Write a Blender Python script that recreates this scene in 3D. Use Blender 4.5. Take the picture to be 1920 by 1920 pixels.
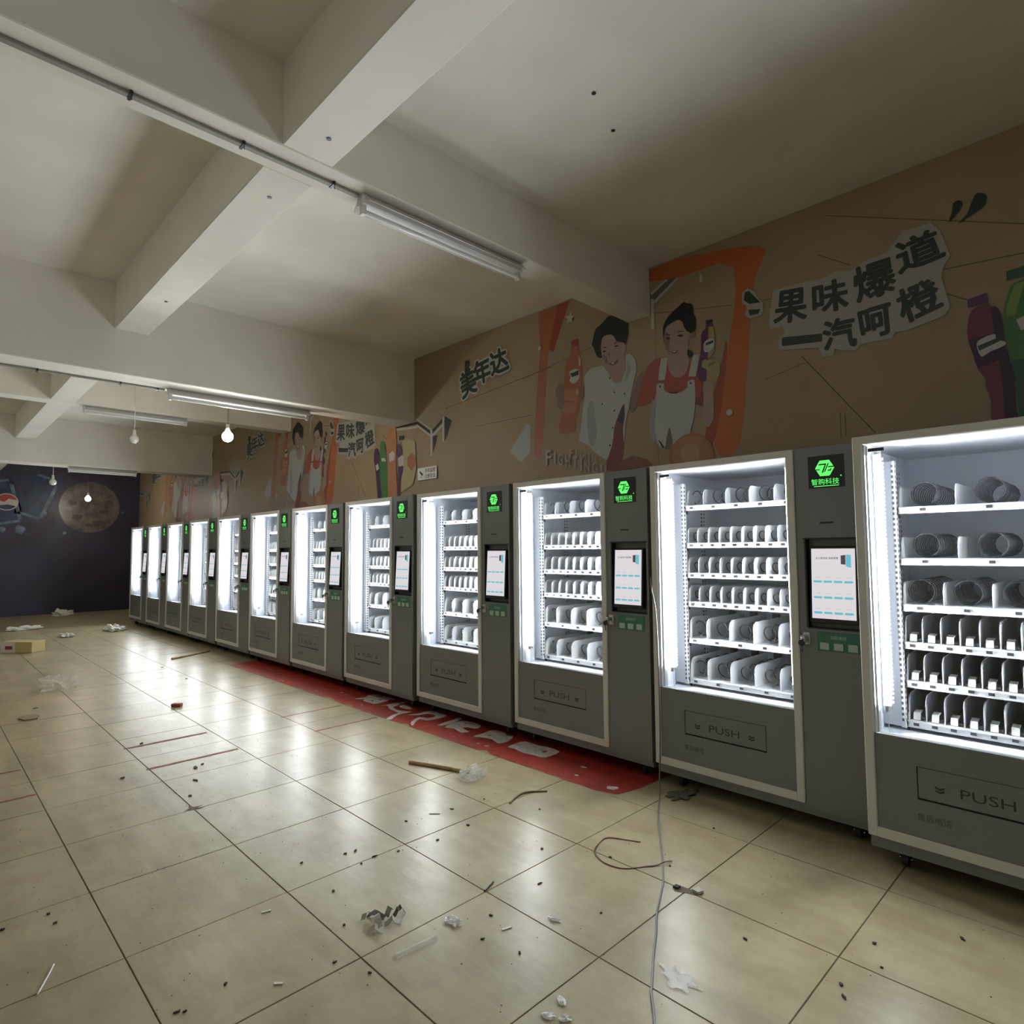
import bpy, bmesh, math, random
from mathutils import Vector, Matrix

# ------------------------------------------------------------------ camera, light, exposure
scene = bpy.context.scene
for _o in list(bpy.data.objects):
    bpy.data.objects.remove(_o)
COL = scene.collection
R = math.radians

cam_data = bpy.data.cameras.new('camera')
cam = bpy.data.objects.new('camera', cam_data)
COL.objects.link(cam)
cam_data.sensor_width = 36.0
cam_data.sensor_fit = 'HORIZONTAL'
cam_data.lens = 36.0 * 1155.63 / 1920.0
cam_data.clip_start = 0.02
cam_data.clip_end = 100
_yaw, _pit, _rol = R(45.615), R(3.4948), R(-0.4983)
_f = Vector((-math.sin(_yaw) * math.cos(_pit), math.cos(_yaw) * math.cos(_pit), math.sin(_pit)))
_r = Vector((math.cos(_yaw), math.sin(_yaw), 0))
_u = _r.cross(_f)
_r2 = _r * math.cos(_rol) + _u * math.sin(_rol)
_u2 = _u * math.cos(_rol) - _r * math.sin(_rol)
_m = Matrix((( _r2.x, _u2.x, -_f.x), (_r2.y, _u2.y, -_f.y), (_r2.z, _u2.z, -_f.z)))
cam.matrix_world = Matrix.Translation((0.9441, -3.3143, 1.4497)) @ _m.to_4x4()
scene.camera = cam

world = bpy.data.worlds.new('world')
scene.world = world
world.use_nodes = True
world.node_tree.nodes['Background'].inputs[0].default_value = (0.55, 0.6, 0.7, 1)
world.node_tree.nodes['Background'].inputs[1].default_value = 0.02

scene.view_settings.view_transform = 'Standard'
scene.view_settings.look = 'None'
scene.view_settings.gamma = 1
scene.view_settings.use_curve_mapping = False
scene.view_settings.exposure = 0.0
LED = 205.0            # machine light tubes
BULB = 260.0           # hanging bulbs
cy = scene.cycles
cy.use_denoising = True
cy.use_light_tree = False
cy.denoiser = 'OPENIMAGEDENOISE'
cy.denoising_input_passes = 'RGB_ALBEDO_NORMAL'
cy.denoising_prefilter = 'NONE'
cy.max_bounces = 8
cy.diffuse_bounces = 6
cy.glossy_bounces = 3
cy.transmission_bounces = 6
cy.transparent_max_bounces = 10
cy.use_adaptive_sampling = True
cy.adaptive_threshold = 0.02
cy.caustics_reflective = False
cy.caustics_refractive = False
cy.sample_clamp_indirect = 8.0
cy.blur_glossy = 0.3

random.seed(7)
CEIL = 3.77
WALL_Y = 1.0
END_X = -17.5
BACK_X = 5.0
LEFT_Y = -7.0

# ------------------------------------------------------------------ materials
MAT = {}
def mat(name, col, rough=0.6, metal=0.0, spec=None, noise=None, bump=None, emit=None, alpha=None, trans=None):
    """procedural principled material; noise=(scale, amount) varies colour, bump=(scale, strength)"""
    if name in MAT:
        return MAT[name]
    m = bpy.data.materials.new(name)
    m.use_nodes = True
    nt = m.node_tree
    b = nt.nodes['Principled BSDF']
    b.inputs['Base Color'].default_value = (*col, 1)
    b.inputs['Roughness'].default_value = rough
    b.inputs['Metallic'].default_value = metal
    if spec is not None:
        b.inputs['Specular IOR Level'].default_value = spec
    if trans is not None:
        b.inputs['Transmission Weight'].default_value = trans
    if alpha is not None:
        b.inputs['Alpha'].default_value = alpha
    if emit:
        b.inputs['Emission Color'].default_value = (*emit[0], 1)
        b.inputs['Emission Strength'].default_value = emit[1]
    geo = None
    if noise or bump:
        geo = nt.nodes.new('ShaderNodeNewGeometry')
    if noise:
        n = nt.nodes.new('ShaderNodeTexNoise')
        n.inputs['Scale'].default_value = noise[0]
        n.inputs['Detail'].default_value = 5
        nt.links.new(geo.outputs['Position'], n.inputs['Vector'])
        r = nt.nodes.new('ShaderNodeValToRGB')
        a = noise[1]
        r.color_ramp.elements[0].position = 0.3
        r.color_ramp.elements[1].position = 0.7
        r.color_ramp.elements[0].color = (*[max(0, c * (1 - a)) for c in col], 1)
        r.color_ramp.elements[1].color = (*[min(1, c * (1 + a)) for c in col], 1)
        nt.links.new(n.outputs['Fac'], r.inputs['Fac'])
        nt.links.new(r.outputs['Color'], b.inputs['Base Color'])
    if bump:
        n2 = nt.nodes.new('ShaderNodeTexNoise')
        n2.inputs['Scale'].default_value = bump[0]
        n2.inputs['Detail'].default_value = 4
        nt.links.new(geo.outputs['Position'], n2.inputs['Vector'])
        bp = nt.nodes.new('ShaderNodeBump')
        bp.inputs['Strength'].default_value = bump[1]
        bp.inputs['Distance'].default_value = 0.01
        nt.links.new(n2.outputs['Fac'], bp.inputs['Height'])
        nt.links.new(bp.outputs['Normal'], b.inputs['Normal'])
    MAT[name] = m
    return m

def thin_glass(name, tint=(1, 1, 1), gloss=0.02, base=0.04):
    """clear sheet: see-through with a fresnel reflection"""
    if name in MAT:
        return MAT[name]
    m = bpy.data.materials.new(name)
    m.use_nodes = True
    nt = m.node_tree
    nt.nodes.clear()
    out = nt.nodes.new('ShaderNodeOutputMaterial')
    mix = nt.nodes.new('ShaderNodeMixShader')
    tr = nt.nodes.new('ShaderNodeBsdfTransparent')
    tr.inputs['Color'].default_value = (*tint, 1)
    gl = nt.nodes.new('ShaderNodeBsdfGlossy')
    gl.inputs['Roughness'].default_value = gloss
    lw = nt.nodes.new('ShaderNodeLayerWeight')      # Schlick reflectance from the facing angle
    lw.inputs['Blend'].default_value = 0.5
    pw = nt.nodes.new('ShaderNodeMath')
    pw.operation = 'POWER'
    pw.inputs[1].default_value = 5.0
    nt.links.new(lw.outputs['Facing'], pw.inputs[0])
    sc = nt.nodes.new('ShaderNodeMath')
    sc.operation = 'MULTIPLY_ADD'
    sc.inputs[1].default_value = 1.0 - base
    sc.inputs[2].default_value = base
    nt.links.new(pw.outputs[0], sc.inputs[0])
    nt.links.new(sc.outputs[0], mix.inputs['Fac'])
    nt.links.new(tr.outputs['BSDF'], mix.inputs[1])
    nt.links.new(gl.outputs['BSDF'], mix.inputs[2])
    nt.links.new(mix.outputs['Shader'], out.inputs['Surface'])
    MAT[name] = m
    return m

def film_mat(name, col=(0.8, 0.8, 0.78), opacity=0.35):
    """crumpled clear plastic: part see-through, part shiny"""
    if name in MAT:
        return MAT[name]
    m = mat(name, col, 0.3, bump=(60, 0.15))
    m.node_tree.nodes['Principled BSDF'].inputs['Alpha'].default_value = opacity
    return m

def emissive(name, col, strength):
    if name in MAT:
        return MAT[name]
    m = bpy.data.materials.new(name)
    m.use_nodes = True
    nt = m.node_tree
    b = nt.nodes['Principled BSDF']
    b.inputs['Base Color'].default_value = (0.02, 0.02, 0.02, 1)
    b.inputs['Roughness'].default_value = 0.4
    b.inputs['Emission Color'].default_value = (*col, 1)
    b.inputs['Emission Strength'].default_value = strength
    if strength < 5:
        m.cycles.emission_sampling = 'NONE'      # faint displays: found by bounces, not sampled as lamps
    MAT[name] = m
    return m

def floor_mat():
    """polished beige porcelain: soft mottling, grey scuffs, streaky polish"""
    m = bpy.data.materials.new('beige_tile')
    m.use_nodes = True
    nt = m.node_tree
    N, Lk = nt.nodes, nt.links
    b = N['Principled BSDF']
    geo = N.new('ShaderNodeNewGeometry')
    def noise(scale, detail=5, rough=0.55, stretch=None):
        n = N.new('ShaderNodeTexNoise')
        n.inputs['Scale'].default_value = scale
        n.inputs['Detail'].default_value = detail
        n.inputs['Roughness'].default_value = rough
        if stretch:
            mp = N.new('ShaderNodeMapping')
            mp.inputs['Scale'].default_value = stretch
            Lk.new(geo.outputs['Position'], mp.inputs['Vector'])
            Lk.new(mp.outputs['Vector'], n.inputs['Vector'])
        else:
            Lk.new(geo.outputs['Position'], n.inputs['Vector'])
        return n
    def ramp(src, p0, c0, p1, c1):
        r = N.new('ShaderNodeValToRGB')
        r.color_ramp.elements[0].position = p0
        r.color_ramp.elements[0].color = (*c0, 1)
        r.color_ramp.elements[1].position = p1
        r.color_ramp.elements[1].color = (*c1, 1)
        Lk.new(src.outputs['Fac'], r.inputs['Fac'])
        return r
    def mixc(a, bcol, fac, mode='MULTIPLY'):
        x = N.new('ShaderNodeMix')
        x.data_type = 'RGBA'
        x.blend_type = mode
        x.inputs['Factor'].default_value = fac
        Lk.new(a, x.inputs[6])
        Lk.new(bcol, x.inputs[7])
        return x.outputs[2]
    base = ramp(noise(1.1), 0.3, (0.375, 0.322, 0.198), 0.7, (0.42, 0.362, 0.227))
    scuff = ramp(noise(3.2, 8, 0.68), 0.30, (0.66, 0.63, 0.60), 0.58, (1, 1, 1))
    smear = ramp(noise(2.0, 6, 0.6, (0.5, 2.6, 1)), 0.28, (0.72, 0.69, 0.66), 0.56, (1, 1, 1))
    speck = ramp(noise(90, 2, 0.5), 0.20, (0.5, 0.45, 0.4), 0.26, (1, 1, 1))
    c = mixc(base.outputs['Color'], scuff.outputs['Color'], 0.65)
    c = mixc(c, smear.outputs['Color'], 0.65)
    c = mixc(c, speck.outputs['Color'], 0.8)
    Lk.new(c, b.inputs['Base Color'])
    rr = ramp(noise(2.6, 7, 0.65), 0.2, (0.36, 0.36, 0.36), 0.8, (0.285, 0.285, 0.285))
    Lk.new(rr.outputs['Color'], b.inputs['Roughness'])
    bn = noise(5.0, 4, 0.6, (0.6, 1.4, 1))
    bp = N.new('ShaderNodeBump')
    bp.inputs['Strength'].default_value = 0.22
    bp.inputs['Distance'].default_value = 0.012
    Lk.new(bn.outputs['Fac'], bp.inputs['Height'])
    Lk.new(bp.outputs['Normal'], b.inputs['Normal'])
    b.inputs['Specular IOR Level'].default_value = 0.15
    MAT['beige_tile'] = m
    return m

# ------------------------------------------------------------------ mesh helpers
class MB:
    """collects shapes; build() links them as one mesh object"""
    def __init__(self):
        self.v, self.f, self.mi = [], [], []
        self.smooth = []
    def add(self, vs, fs, mi=0, smooth=False):
        o = len(self.v)
        self.v += [tuple(p) for p in vs]
        self.f += [tuple(i + o for i in f) for f in fs]
        self.mi += [mi] * len(fs)
        self.smooth += [smooth] * len(fs)
        return self
    def box(self, x0, x1, y0, y1, z0, z1, mi=0):
        vs = [(x0, y0, z0), (x1, y0, z0), (x1, y1, z0), (x0, y1, z0), (x0, y0, z1), (x1, y0, z1), (x1, y1, z1), (x0, y1, z1)]
        return self.add(vs, [(0, 3, 2, 1), (4, 5, 6, 7), (0, 1, 5, 4), (1, 2, 6, 5), (2, 3, 7, 6), (3, 0, 4, 7)], mi)
    def bbox(self, x0, x1, y0, y1, z0, z1, b=0.003, mi=0):
        """box with bevelled edges"""
        bm = bmesh.new()
        bmesh.ops.create_cube(bm, size=1)
        bmesh.ops.scale(bm, vec=(x1 - x0, y1 - y0, z1 - z0), verts=bm.verts)
        bmesh.ops.translate(bm, vec=((x0 + x1) / 2, (y0 + y1) / 2, (z0 + z1) / 2), verts=bm.verts)
        bmesh.ops.bevel(bm, geom=list(bm.edges), offset=b, segments=1, affect='EDGES')
        bm.verts.index_update()
        self.add([v.co[:] for v in bm.verts], [[v.index for v in f.verts] for f in bm.faces], mi)
        bm.free()
        return self
    def prism(self, pts, axis, a0, a1, mi=0):
        """polygon extruded along an axis; pts are the two other coordinates in xyz order"""
        n = len(pts)
        def mk(p, a):
            if axis == 'x': return (a, p[0], p[1])
            if axis == 'y': return (p[0], a, p[1])
            return (p[0], p[1], a)
        vs = [mk(p, a0) for p in pts] + [mk(p, a1) for p in pts]
        fs = [(i, (i + 1) % n, n + (i + 1) % n, n + i) for i in range(n)] + [tuple(range(n))[::-1], tuple(range(n, 2 * n))]
        return self.add(vs, fs, mi)
    def cyl(self, p0, p1, r0, r1=None, n=12, mi=0, caps=True):
        r1 = r0 if r1 is None else r1
        p0, p1 = Vector(p0), Vector(p1)
        d = (p1 - p0).normalized()
        a = d.orthogonal().normalized()
        b = d.cross(a)
        vs = []
        for p, r in ((p0, r0), (p1, r1)):
            for i in range(n):
                t = 2 * math.pi * i / n
                vs.append(p + a * (r * math.cos(t)) + b * (r * math.sin(t)))
        self.add(vs, [(i, (i + 1) % n, n + (i + 1) % n, n + i) for i in range(n)], mi, True)
        if caps:
            self.add(vs, [tuple(range(n))[::-1], tuple(range(n, 2 * n))], mi)
        return self
    def lathe(self, prof, c=(0, 0, 0), n=16, mi=0):
        """profile of (radius, z) about the z axis at c"""
        vs, fs = [], []
        for r, z in prof:
            for i in range(n):
                t = 2 * math.pi * i / n
                vs.append((c[0] + r * math.cos(t), c[1] + r * math.sin(t), c[2] + z))
        for k in range(len(prof) - 1):
            for i in range(n):
                fs.append((k * n + i, k * n + (i + 1) % n, (k + 1) * n + (i + 1) % n, (k + 1) * n + i))
        return self.add(vs, fs, mi, True)
    def tube(self, pts, r, n=6, mi=0):
        pts = [Vector(p) for p in pts]
        vs, fs = [], []
        prev = None
        for i, p in enumerate(pts):
            d = (pts[min(i + 1, len(pts) - 1)] - pts[max(i - 1, 0)]).normalized()
            if prev is None:
                a = d.orthogonal().normalized()
            else:
                a = (prev - d * prev.dot(d)).normalized()
            prev = a
            b = d.cross(a)
            for k in range(n):
                t = 2 * math.pi * k / n
                vs.append(p + a * (r * math.cos(t)) + b * (r * math.sin(t)))
        for i in range(len(pts) - 1):
            for k in range(n):
                fs.append((i * n + k, i * n + (k + 1) % n, (i + 1) * n + (k + 1) % n, (i + 1) * n + k))
        fs += [tuple(range(n))[::-1], tuple(range((len(pts) - 1) * n, len(pts) * n))]
        return self.add(vs, fs, mi, True)
    def poly(self, pts3, mi=0):
        """flat polygon, concave allowed"""
        bm = bmesh.new()
        vv = [bm.verts.new(p) for p in pts3]
        try:
            bm.faces.new(vv)
        except ValueError:
            bm.free()
            return self
        bm.normal_update()
        bmesh.ops.triangulate(bm, faces=list(bm.faces), ngon_method='EAR_CLIP')
        bm.verts.index_update()
        self.add([v.co[:] for v in bm.verts], [[v.index for v in f.verts] for f in bm.faces], mi)
        bm.free()
        return self
    def mesh(self, name, mats):
        me = bpy.data.meshes.new(name)
        me.from_pydata(self.v, [], self.f)
        for m in (mats if isinstance(mats, (list, tuple)) else [mats]):
            me.materials.append(MAT[m] if isinstance(m, str) else m)
        me.polygons.foreach_set('material_index', self.mi)
        me.polygons.foreach_set('use_smooth', self.smooth)
        me.update()
        return me
    def build(self, name, mats, parent=None, loc=(0, 0, 0)):
        return link(name, self.mesh(name, mats), parent, loc)

def link(name, me, parent=None, loc=(0, 0, 0), rot=None):
    o = bpy.data.objects.new(name, me)
    COL.objects.link(o)
    o.location = loc
    if rot:
        o.rotation_euler = rot
    if parent:
        o.parent = parent
    return o

def thing(name, label, cat, loc=(0, 0, 0), rz=0, group=None):
    o = bpy.data.objects.new(name, None)
    COL.objects.link(o)
    o.location = loc
    o.rotation_euler = (0, 0, rz)
    o.empty_display_size = 0.1
    return tag(o, label, cat, group)

def tag(o, label, cat, group=None, kind=None):
    o['label'] = label
    o['category'] = cat
    if group:
        o['group'] = group
    if kind:
        o['kind'] = kind
    return o

def struct(o):
    o['kind'] = 'structure'
    return o

def catmull(pts, sub=4, closed=False):
    n = len(pts)
    out = []
    V = [Vector(p) for p in pts]
    rng = range(n) if closed else range(n - 1)
    for i in rng:
        if closed:
            p0, p1, p2, p3 = V[(i - 1) % n], V[i], V[(i + 1) % n], V[(i + 2) % n]
        else:
            p0, p1, p2, p3 = V[max(i - 1, 0)], V[i], V[i + 1], V[min(i + 2, n - 1)]
        for k in range(sub):
            t = k / sub
            out.append(0.5 * ((2 * p1) + (p2 - p0) * t + (2 * p0 - 5 * p1 + 4 * p2 - p3) * t * t + (3 * p1 - p0 - 3 * p2 + p3) * t ** 3))
    if not closed:
        out.append(V[-1])
    return out

_TXT = {}
def text_mesh_data(body, offset=0.0, shear=0.0, spacing=1.0):
    """letters as flat triangles, normalised later; returns verts(2d), faces"""
    key = (body, offset, shear, spacing)
    if key in _TXT:
        return _TXT[key]
    cu = bpy.data.curves.new('lettering', 'FONT')
    cu.body = body
    cu.size = 1
    cu.offset = offset
    cu.shear = shear
    cu.space_character = spacing
    cu.resolution_u = 3
    cu.dimensions = '2D'
    cu.fill_mode = 'BOTH'
    o = bpy.data.objects.new('lettering', cu)
    COL.objects.link(o)
    dg = bpy.context.evaluated_depsgraph_get()
    dg.update()
    me = bpy.data.meshes.new_from_object(o.evaluated_get(dg))
    vs = [(v.co.x, v.co.y) for v in me.vertices]
    fs = [tuple(p.vertices) for p in me.polygons]
    bpy.data.objects.remove(o)
    bpy.data.curves.remove(cu)
    bpy.data.meshes.remove(me)
    if not vs:
        vs, fs = [(0, 0), (1, 0), (1, 1)], [(0, 1, 2)]
    x0, x1 = min(v[0] for v in vs), max(v[0] for v in vs)
    y0, y1 = min(v[1] for v in vs), max(v[1] for v in vs)
    _TXT[key] = (vs, fs, (x0, x1, y0, y1))
    return _TXT[key]

def text_on(mb, body, place, w, h=None, offset=0.0, mi=0, shear=0.0, spacing=1.0):
    """lettering w wide; place(u, v) maps metres from the lower left corner to a 3D point"""
    vs, fs, (x0, x1, y0, y1) = text_mesh_data(body, offset, shear, spacing)
    s = w / max(1e-6, x1 - x0)
    sy = s if h is None else h / max(1e-6, y1 - y0)
    mb.add([place((x - x0) * s, (y - y0) * sy) for x, y in vs], fs, mi)
    return mb

# printed shapes in wall coordinates (x along the wall, z up)
MURAL = [
('orange_frame','orange',[(-1.793,3.778),(-0.894,3.631),(-0.925,3.405),(-0.97,3.067),(-1.075,2.202),(-1.274,2.209),(-1.163,2.828),(-1.081,3.529),(-1.531,3.599),(-1.796,3.654)]),
('orange_frame','orange2',[(-3.052,3.775),(-2.82,3.763),(-2.933,3.353),(-2.981,2.929),(-3.04,2.382),(-3.141,2.394),(-3.098,2.952),(-3.049,3.382)]),
('orange_frame','redband',[(-2.82,3.763),(-2.662,3.771),(-2.776,3.535),(-2.876,3.315),(-2.933,3.353)]),
('orange_frame','redband',[(-1.163,2.984),(-1.15,2.922),(-1.202,2.546),(-1.284,2.229),(-1.357,2.239),(-1.284,2.561),(-1.198,2.836)]),
('bench_print','tanlight',[(-4.901,3.246),(-4.54,3.01),(-4.788,2.852),(-5.07,3.021)]),
('bench_print','dark',[(-5.554,3.017),(-5.081,2.991),(-5.06,2.955),(-5.437,2.973),(-5.554,2.977)]),
('bench_print','white',[(-5.542,2.975),(-5.07,2.938),(-5.06,2.911),(-5.542,2.942)]),
('bench_print','white',[(-5.081,3.023),(-5.06,3.022),(-4.784,2.857),(-4.784,2.833)]),
('bench_print','dark',[(-5.081,3.003),(-4.788,2.833),(-4.788,2.79),(-5.081,2.971)]),
('bench_print','white',[(-5.081,2.965),(-4.788,2.79),(-4.788,2.762),(-5.081,2.939)]),
('bench_print','dark',[(-4.54,2.979),(-4.407,2.898),(-4.493,2.736),(-4.541,2.683)]),
('bench_print','dark',[(-4.768,2.849),(-4.55,2.969),(-4.55,2.926),(-4.768,2.805)]),
('bench_print','white',[(-4.809,2.842),(-4.768,2.843),(-4.777,2.547),(-4.801,2.55)]),
('bench_print','white',[(-4.579,2.961),(-4.546,2.974),(-4.551,2.672),(-4.58,2.688)]),
('bench_print','white',[(-4.768,2.793),(-4.579,2.888),(-4.58,2.858),(-4.768,2.762)]),
('bench_print','dark',[(-4.758,2.773),(-4.668,2.773),(-4.708,2.655),(-4.758,2.576)]),
('paper_cone','pale',[(-3.237,2.682),(-3.187,2.659),(-3.197,2.4),(-3.322,2.31),(-3.478,2.445)]),
('bench_print2','grey',[(-1.799,3.541),(-1.64,3.619),(-1.531,3.599),(-1.77,3.468),(-1.801,3.466)]),
('bench_print2','white',[(-1.798,3.557),(-1.652,3.623),(-1.629,3.616),(-1.787,3.532)]),
('bench_print2','white',[(-1.559,3.603),(-1.531,3.599),(-1.764,3.45),(-1.77,3.479)]),
('bench_print2','white',[(-1.793,3.507),(-1.769,3.495),(-1.772,3.249),(-1.8,3.251)]),
('bench_print3','white',[(-1.354,3.571),(-1.333,3.559),(-1.335,3.499),(-1.356,3.501)]),
('orange_bottle','orangered',[(-2.648,3.32),(-2.564,3.306),(-2.566,3.241),(-2.531,3.126),(-2.538,2.963),(-2.551,2.86),(-2.567,2.793),(-2.577,2.689),(-2.615,2.636),(-2.633,2.515),(-2.81,2.541),(-2.8,2.654),(-2.759,2.731),(-2.764,2.889),(-2.746,3.006),(-2.728,3.171),(-2.664,3.252)]),
('orange_bottle','redcap',[(-2.647,3.366),(-2.587,3.374),(-2.57,3.36),(-2.574,3.305),(-2.654,3.311)]),
('orange_bottle','orange3',[(-2.746,2.932),(-2.567,2.897),(-2.582,2.823),(-2.596,2.785),(-2.755,2.834)]),
('orange_bottle','orange3',[(-2.748,2.807),(-2.596,2.779),(-2.63,2.688),(-2.777,2.712)]),
('orange_bottle','white',[(-2.683,3.078),(-2.64,3.097),(-2.587,3.09),(-2.564,3.062),(-2.565,3.002),(-2.601,2.973),(-2.643,2.967),(-2.684,2.999),(-2.666,3.028)]),
('orange_bottle','ink',[(-2.671,3.066),(-2.629,3.067),(-2.57,3.077),(-2.571,3.031),(-2.63,3.03),(-2.648,3.024)]),
('orange_bottle','cream',[(-2.567,3.22),(-2.547,3.174),(-2.548,3.114),(-2.569,3.114)]),
('orange_bottle','cream',[(-2.59,2.915),(-2.577,2.875),(-2.592,2.846),(-2.603,2.88)]),
('printed_man','skin2',[(-2.793,2.994),(-2.759,2.95),(-2.754,2.85),(-2.777,2.754),(-2.824,2.773),(-2.845,2.808),(-2.83,2.837),(-2.856,2.932),(-2.842,2.966)]),
('printed_man','skin2',[(-2.57,2.76),(-2.517,2.816),(-2.502,2.93),(-2.534,2.936),(-2.555,2.849)]),
('printed_man','maroon',[(-2.085,2.674),(-2.076,2.577),(-2.09,2.465),(-2.1,2.276),(-2.156,2.115),(-2.266,2.136),(-2.271,2.219),(-2.208,2.361),(-2.188,2.479),(-2.157,2.561)]),
('printed_man','navy',[(-2.085,2.674),(-2.076,2.577),(-2.09,2.484),(-2.146,2.545),(-2.127,2.614)]),
('printed_man','skin',[(-2.313,3.138),(-2.26,3.068),(-2.175,3.026),(-2.08,3.083),(-2.05,3.038),(-2.057,2.974),(-2.084,2.902),(-2.126,2.872),(-2.163,2.87),(-2.204,2.914),(-2.256,3.004),(-2.309,3.061)]),
('printed_man','coat',[(-2.348,3.056),(-2.309,3.061),(-2.256,3.004),(-2.204,2.914),(-2.163,2.87),(-2.126,2.872),(-2.084,2.902),(-2.051,2.995),(-2.054,3.082),(-2.018,3.095),(-1.969,3.049),(-1.951,2.994),(-1.952,2.93),(-1.979,2.85),(-2.012,2.729),(-2.029,2.664),(-2.063,2.67),(-2.085,2.684),(-2.115,2.641),(-2.157,2.561),(-2.188,2.479),(-2.208,2.361),(-2.264,2.228),(-2.318,2.248),(-2.414,2.314),(-2.475,2.376),(-2.57,2.424),(-2.572,2.475),(-2.555,2.533),(-2.533,2.682),(-2.504,2.819),(-2.502,2.94),(-2.508,2.981),(-2.484,3.022),(-2.426,3.059)]),
('printed_man','coat',[(-2.073,2.701),(-2.029,2.664),(-2.054,2.573),(-2.069,2.509),(-2.088,2.331),(-2.096,2.466),(-2.076,2.577)]),
('printed_man','coatshade',[(-2.468,2.742),(-2.405,2.75),(-2.389,2.608),(-2.374,2.457),(-2.413,2.363),(-2.462,2.399),(-2.479,2.522)]),
('printed_man','coatshade',[(-2.04,3.057),(-2.001,2.962),(-2.044,2.885),(-2.075,2.866),(-2.042,2.971)]),
('printed_man','hair',[(-2.413,3.27),(-2.404,3.309),(-2.374,3.397),(-2.329,3.421),(-2.279,3.448),(-2.235,3.476),(-2.181,3.47),(-2.113,3.433),(-2.062,3.388),(-2.017,3.354),(-2.026,3.313),(-2.019,3.281),(-2.036,3.229),(-2.052,3.177),(-2.068,3.141),(-2.078,3.153),(-2.121,3.119),(-2.253,3.15),(-2.313,3.129),(-2.351,3.147),(-2.373,3.183),(-2.394,3.238)]),
('printed_man','skin',[(-2.067,3.18),(-2.044,3.179),(-2.051,3.133),(-2.074,3.125)]),
('printed_man','skin',[(-2.31,3.254),(-2.298,3.3),(-2.271,3.316),(-2.206,3.312),(-2.175,3.286),(-2.144,3.239),(-2.103,3.215),(-2.067,3.202),(-2.052,3.164),(-2.058,3.126),(-2.085,3.076),(-2.123,3.041),(-2.175,3.026),(-2.223,3.039),(-2.26,3.068),(-2.297,3.125),(-2.312,3.187)]),
('printed_man','skin2',[(-2.296,3.161),(-2.248,3.127),(-2.238,3.067),(-2.26,3.068),(-2.297,3.125)]),
('printed_man','hair',[(-2.3,3.215),(-2.268,3.219),(-2.243,3.206),(-2.273,3.207)]),
('printed_man','hair',[(-2.181,3.222),(-2.144,3.232),(-2.129,3.226),(-2.166,3.218)]),
('printed_man','hair',[(-2.298,3.179),(-2.274,3.189),(-2.255,3.173),(-2.28,3.168)]),
('printed_man','hair',[(-2.172,3.191),(-2.15,3.203),(-2.124,3.194),(-2.145,3.186)]),
('printed_man','skin2',[(-2.225,3.179),(-2.213,3.123),(-2.232,3.11),(-2.234,3.146)]),
('printed_man','lip',[(-2.236,3.066),(-2.196,3.06),(-2.153,3.065),(-2.127,3.081),(-2.138,3.049),(-2.175,3.033),(-2.217,3.045)]),
('printed_man','white',[(-2.212,3.059),(-2.18,3.056),(-2.164,3.057),(-2.186,3.044)]),
('printed_man','dark',[(-2.234,2.931),(-2.223,2.939),(-2.212,2.927),(-2.223,2.919)]),
('printed_man','dark',[(-2.189,2.798),(-2.179,2.806),(-2.168,2.794),(-2.179,2.786)]),
('printed_man','dark',[(-2.082,2.765),(-2.071,2.773),(-2.062,2.762),(-2.072,2.754)]),
('printed_man','dark',[(-2.32,2.718),(-2.309,2.726),(-2.299,2.714),(-2.31,2.706)]),
('printed_man','dark',[(-2.193,2.639),(-2.182,2.647),(-2.172,2.635),(-2.183,2.627)]),
('printed_man','dark',[(-2.212,2.49),(-2.201,2.498),(-2.191,2.487),(-2.201,2.479)]),
('printed_man','dark',[(-2.245,2.344),(-2.234,2.352),(-2.223,2.341),(-2.234,2.333)]),
('printed_woman','skin2',[(-1.964,2.822),(-1.912,2.906),(-1.869,2.887),(-1.916,2.752),(-1.946,2.649),(-1.997,2.592),(-2.024,2.625),(-1.999,2.725)]),
('printed_woman','maroon',[(-1.413,2.799),(-1.363,2.732),(-1.346,2.699),(-1.351,2.527),(-1.42,2.557)]),
('printed_woman','skin',[(-1.345,2.707),(-1.277,2.693),(-1.268,2.555),(-1.272,2.429),(-1.305,2.37),(-1.333,2.374),(-1.358,2.43),(-1.35,2.57)]),
('printed_woman','shirt',[(-1.7,2.991),(-1.655,2.96),(-1.642,2.88),(-1.613,2.824),(-1.574,2.798),(-1.53,2.802),(-1.49,2.825),(-1.47,2.873),(-1.43,2.93),(-1.383,2.906),(-1.381,2.81),(-1.365,2.737),(-1.378,2.614),(-1.462,2.63),(-1.769,2.664),(-1.833,2.639),(-1.887,2.63),(-1.941,2.644),(-1.901,2.805),(-1.86,2.913),(-1.827,2.957),(-1.768,2.986)]),
('printed_woman','skin',[(-1.648,3.022),(-1.609,2.99),(-1.569,2.98),(-1.525,2.983),(-1.47,3.024),(-1.462,2.96),(-1.47,2.873),(-1.49,2.825),(-1.53,2.802),(-1.574,2.798),(-1.613,2.824),(-1.642,2.88),(-1.655,2.96)]),
('printed_woman','hair',[(-1.686,3.237),(-1.645,3.304),(-1.594,3.339),(-1.548,3.362),(-1.498,3.388),(-1.47,3.37),(-1.441,3.36),(-1.418,3.333),(-1.413,3.269),(-1.395,3.225),(-1.399,3.155),(-1.41,3.127),(-1.449,3.089),(-1.596,3.082),(-1.676,3.102),(-1.686,3.141)]),
('printed_woman','hair',[(-1.471,3.006),(-1.429,2.969),(-1.424,2.946),(-1.459,2.924),(-1.477,2.963)]),
('printed_woman','skin2',[(-1.448,3.124),(-1.41,3.127),(-1.399,3.103),(-1.411,3.079),(-1.44,3.078),(-1.453,3.099)]),
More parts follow.
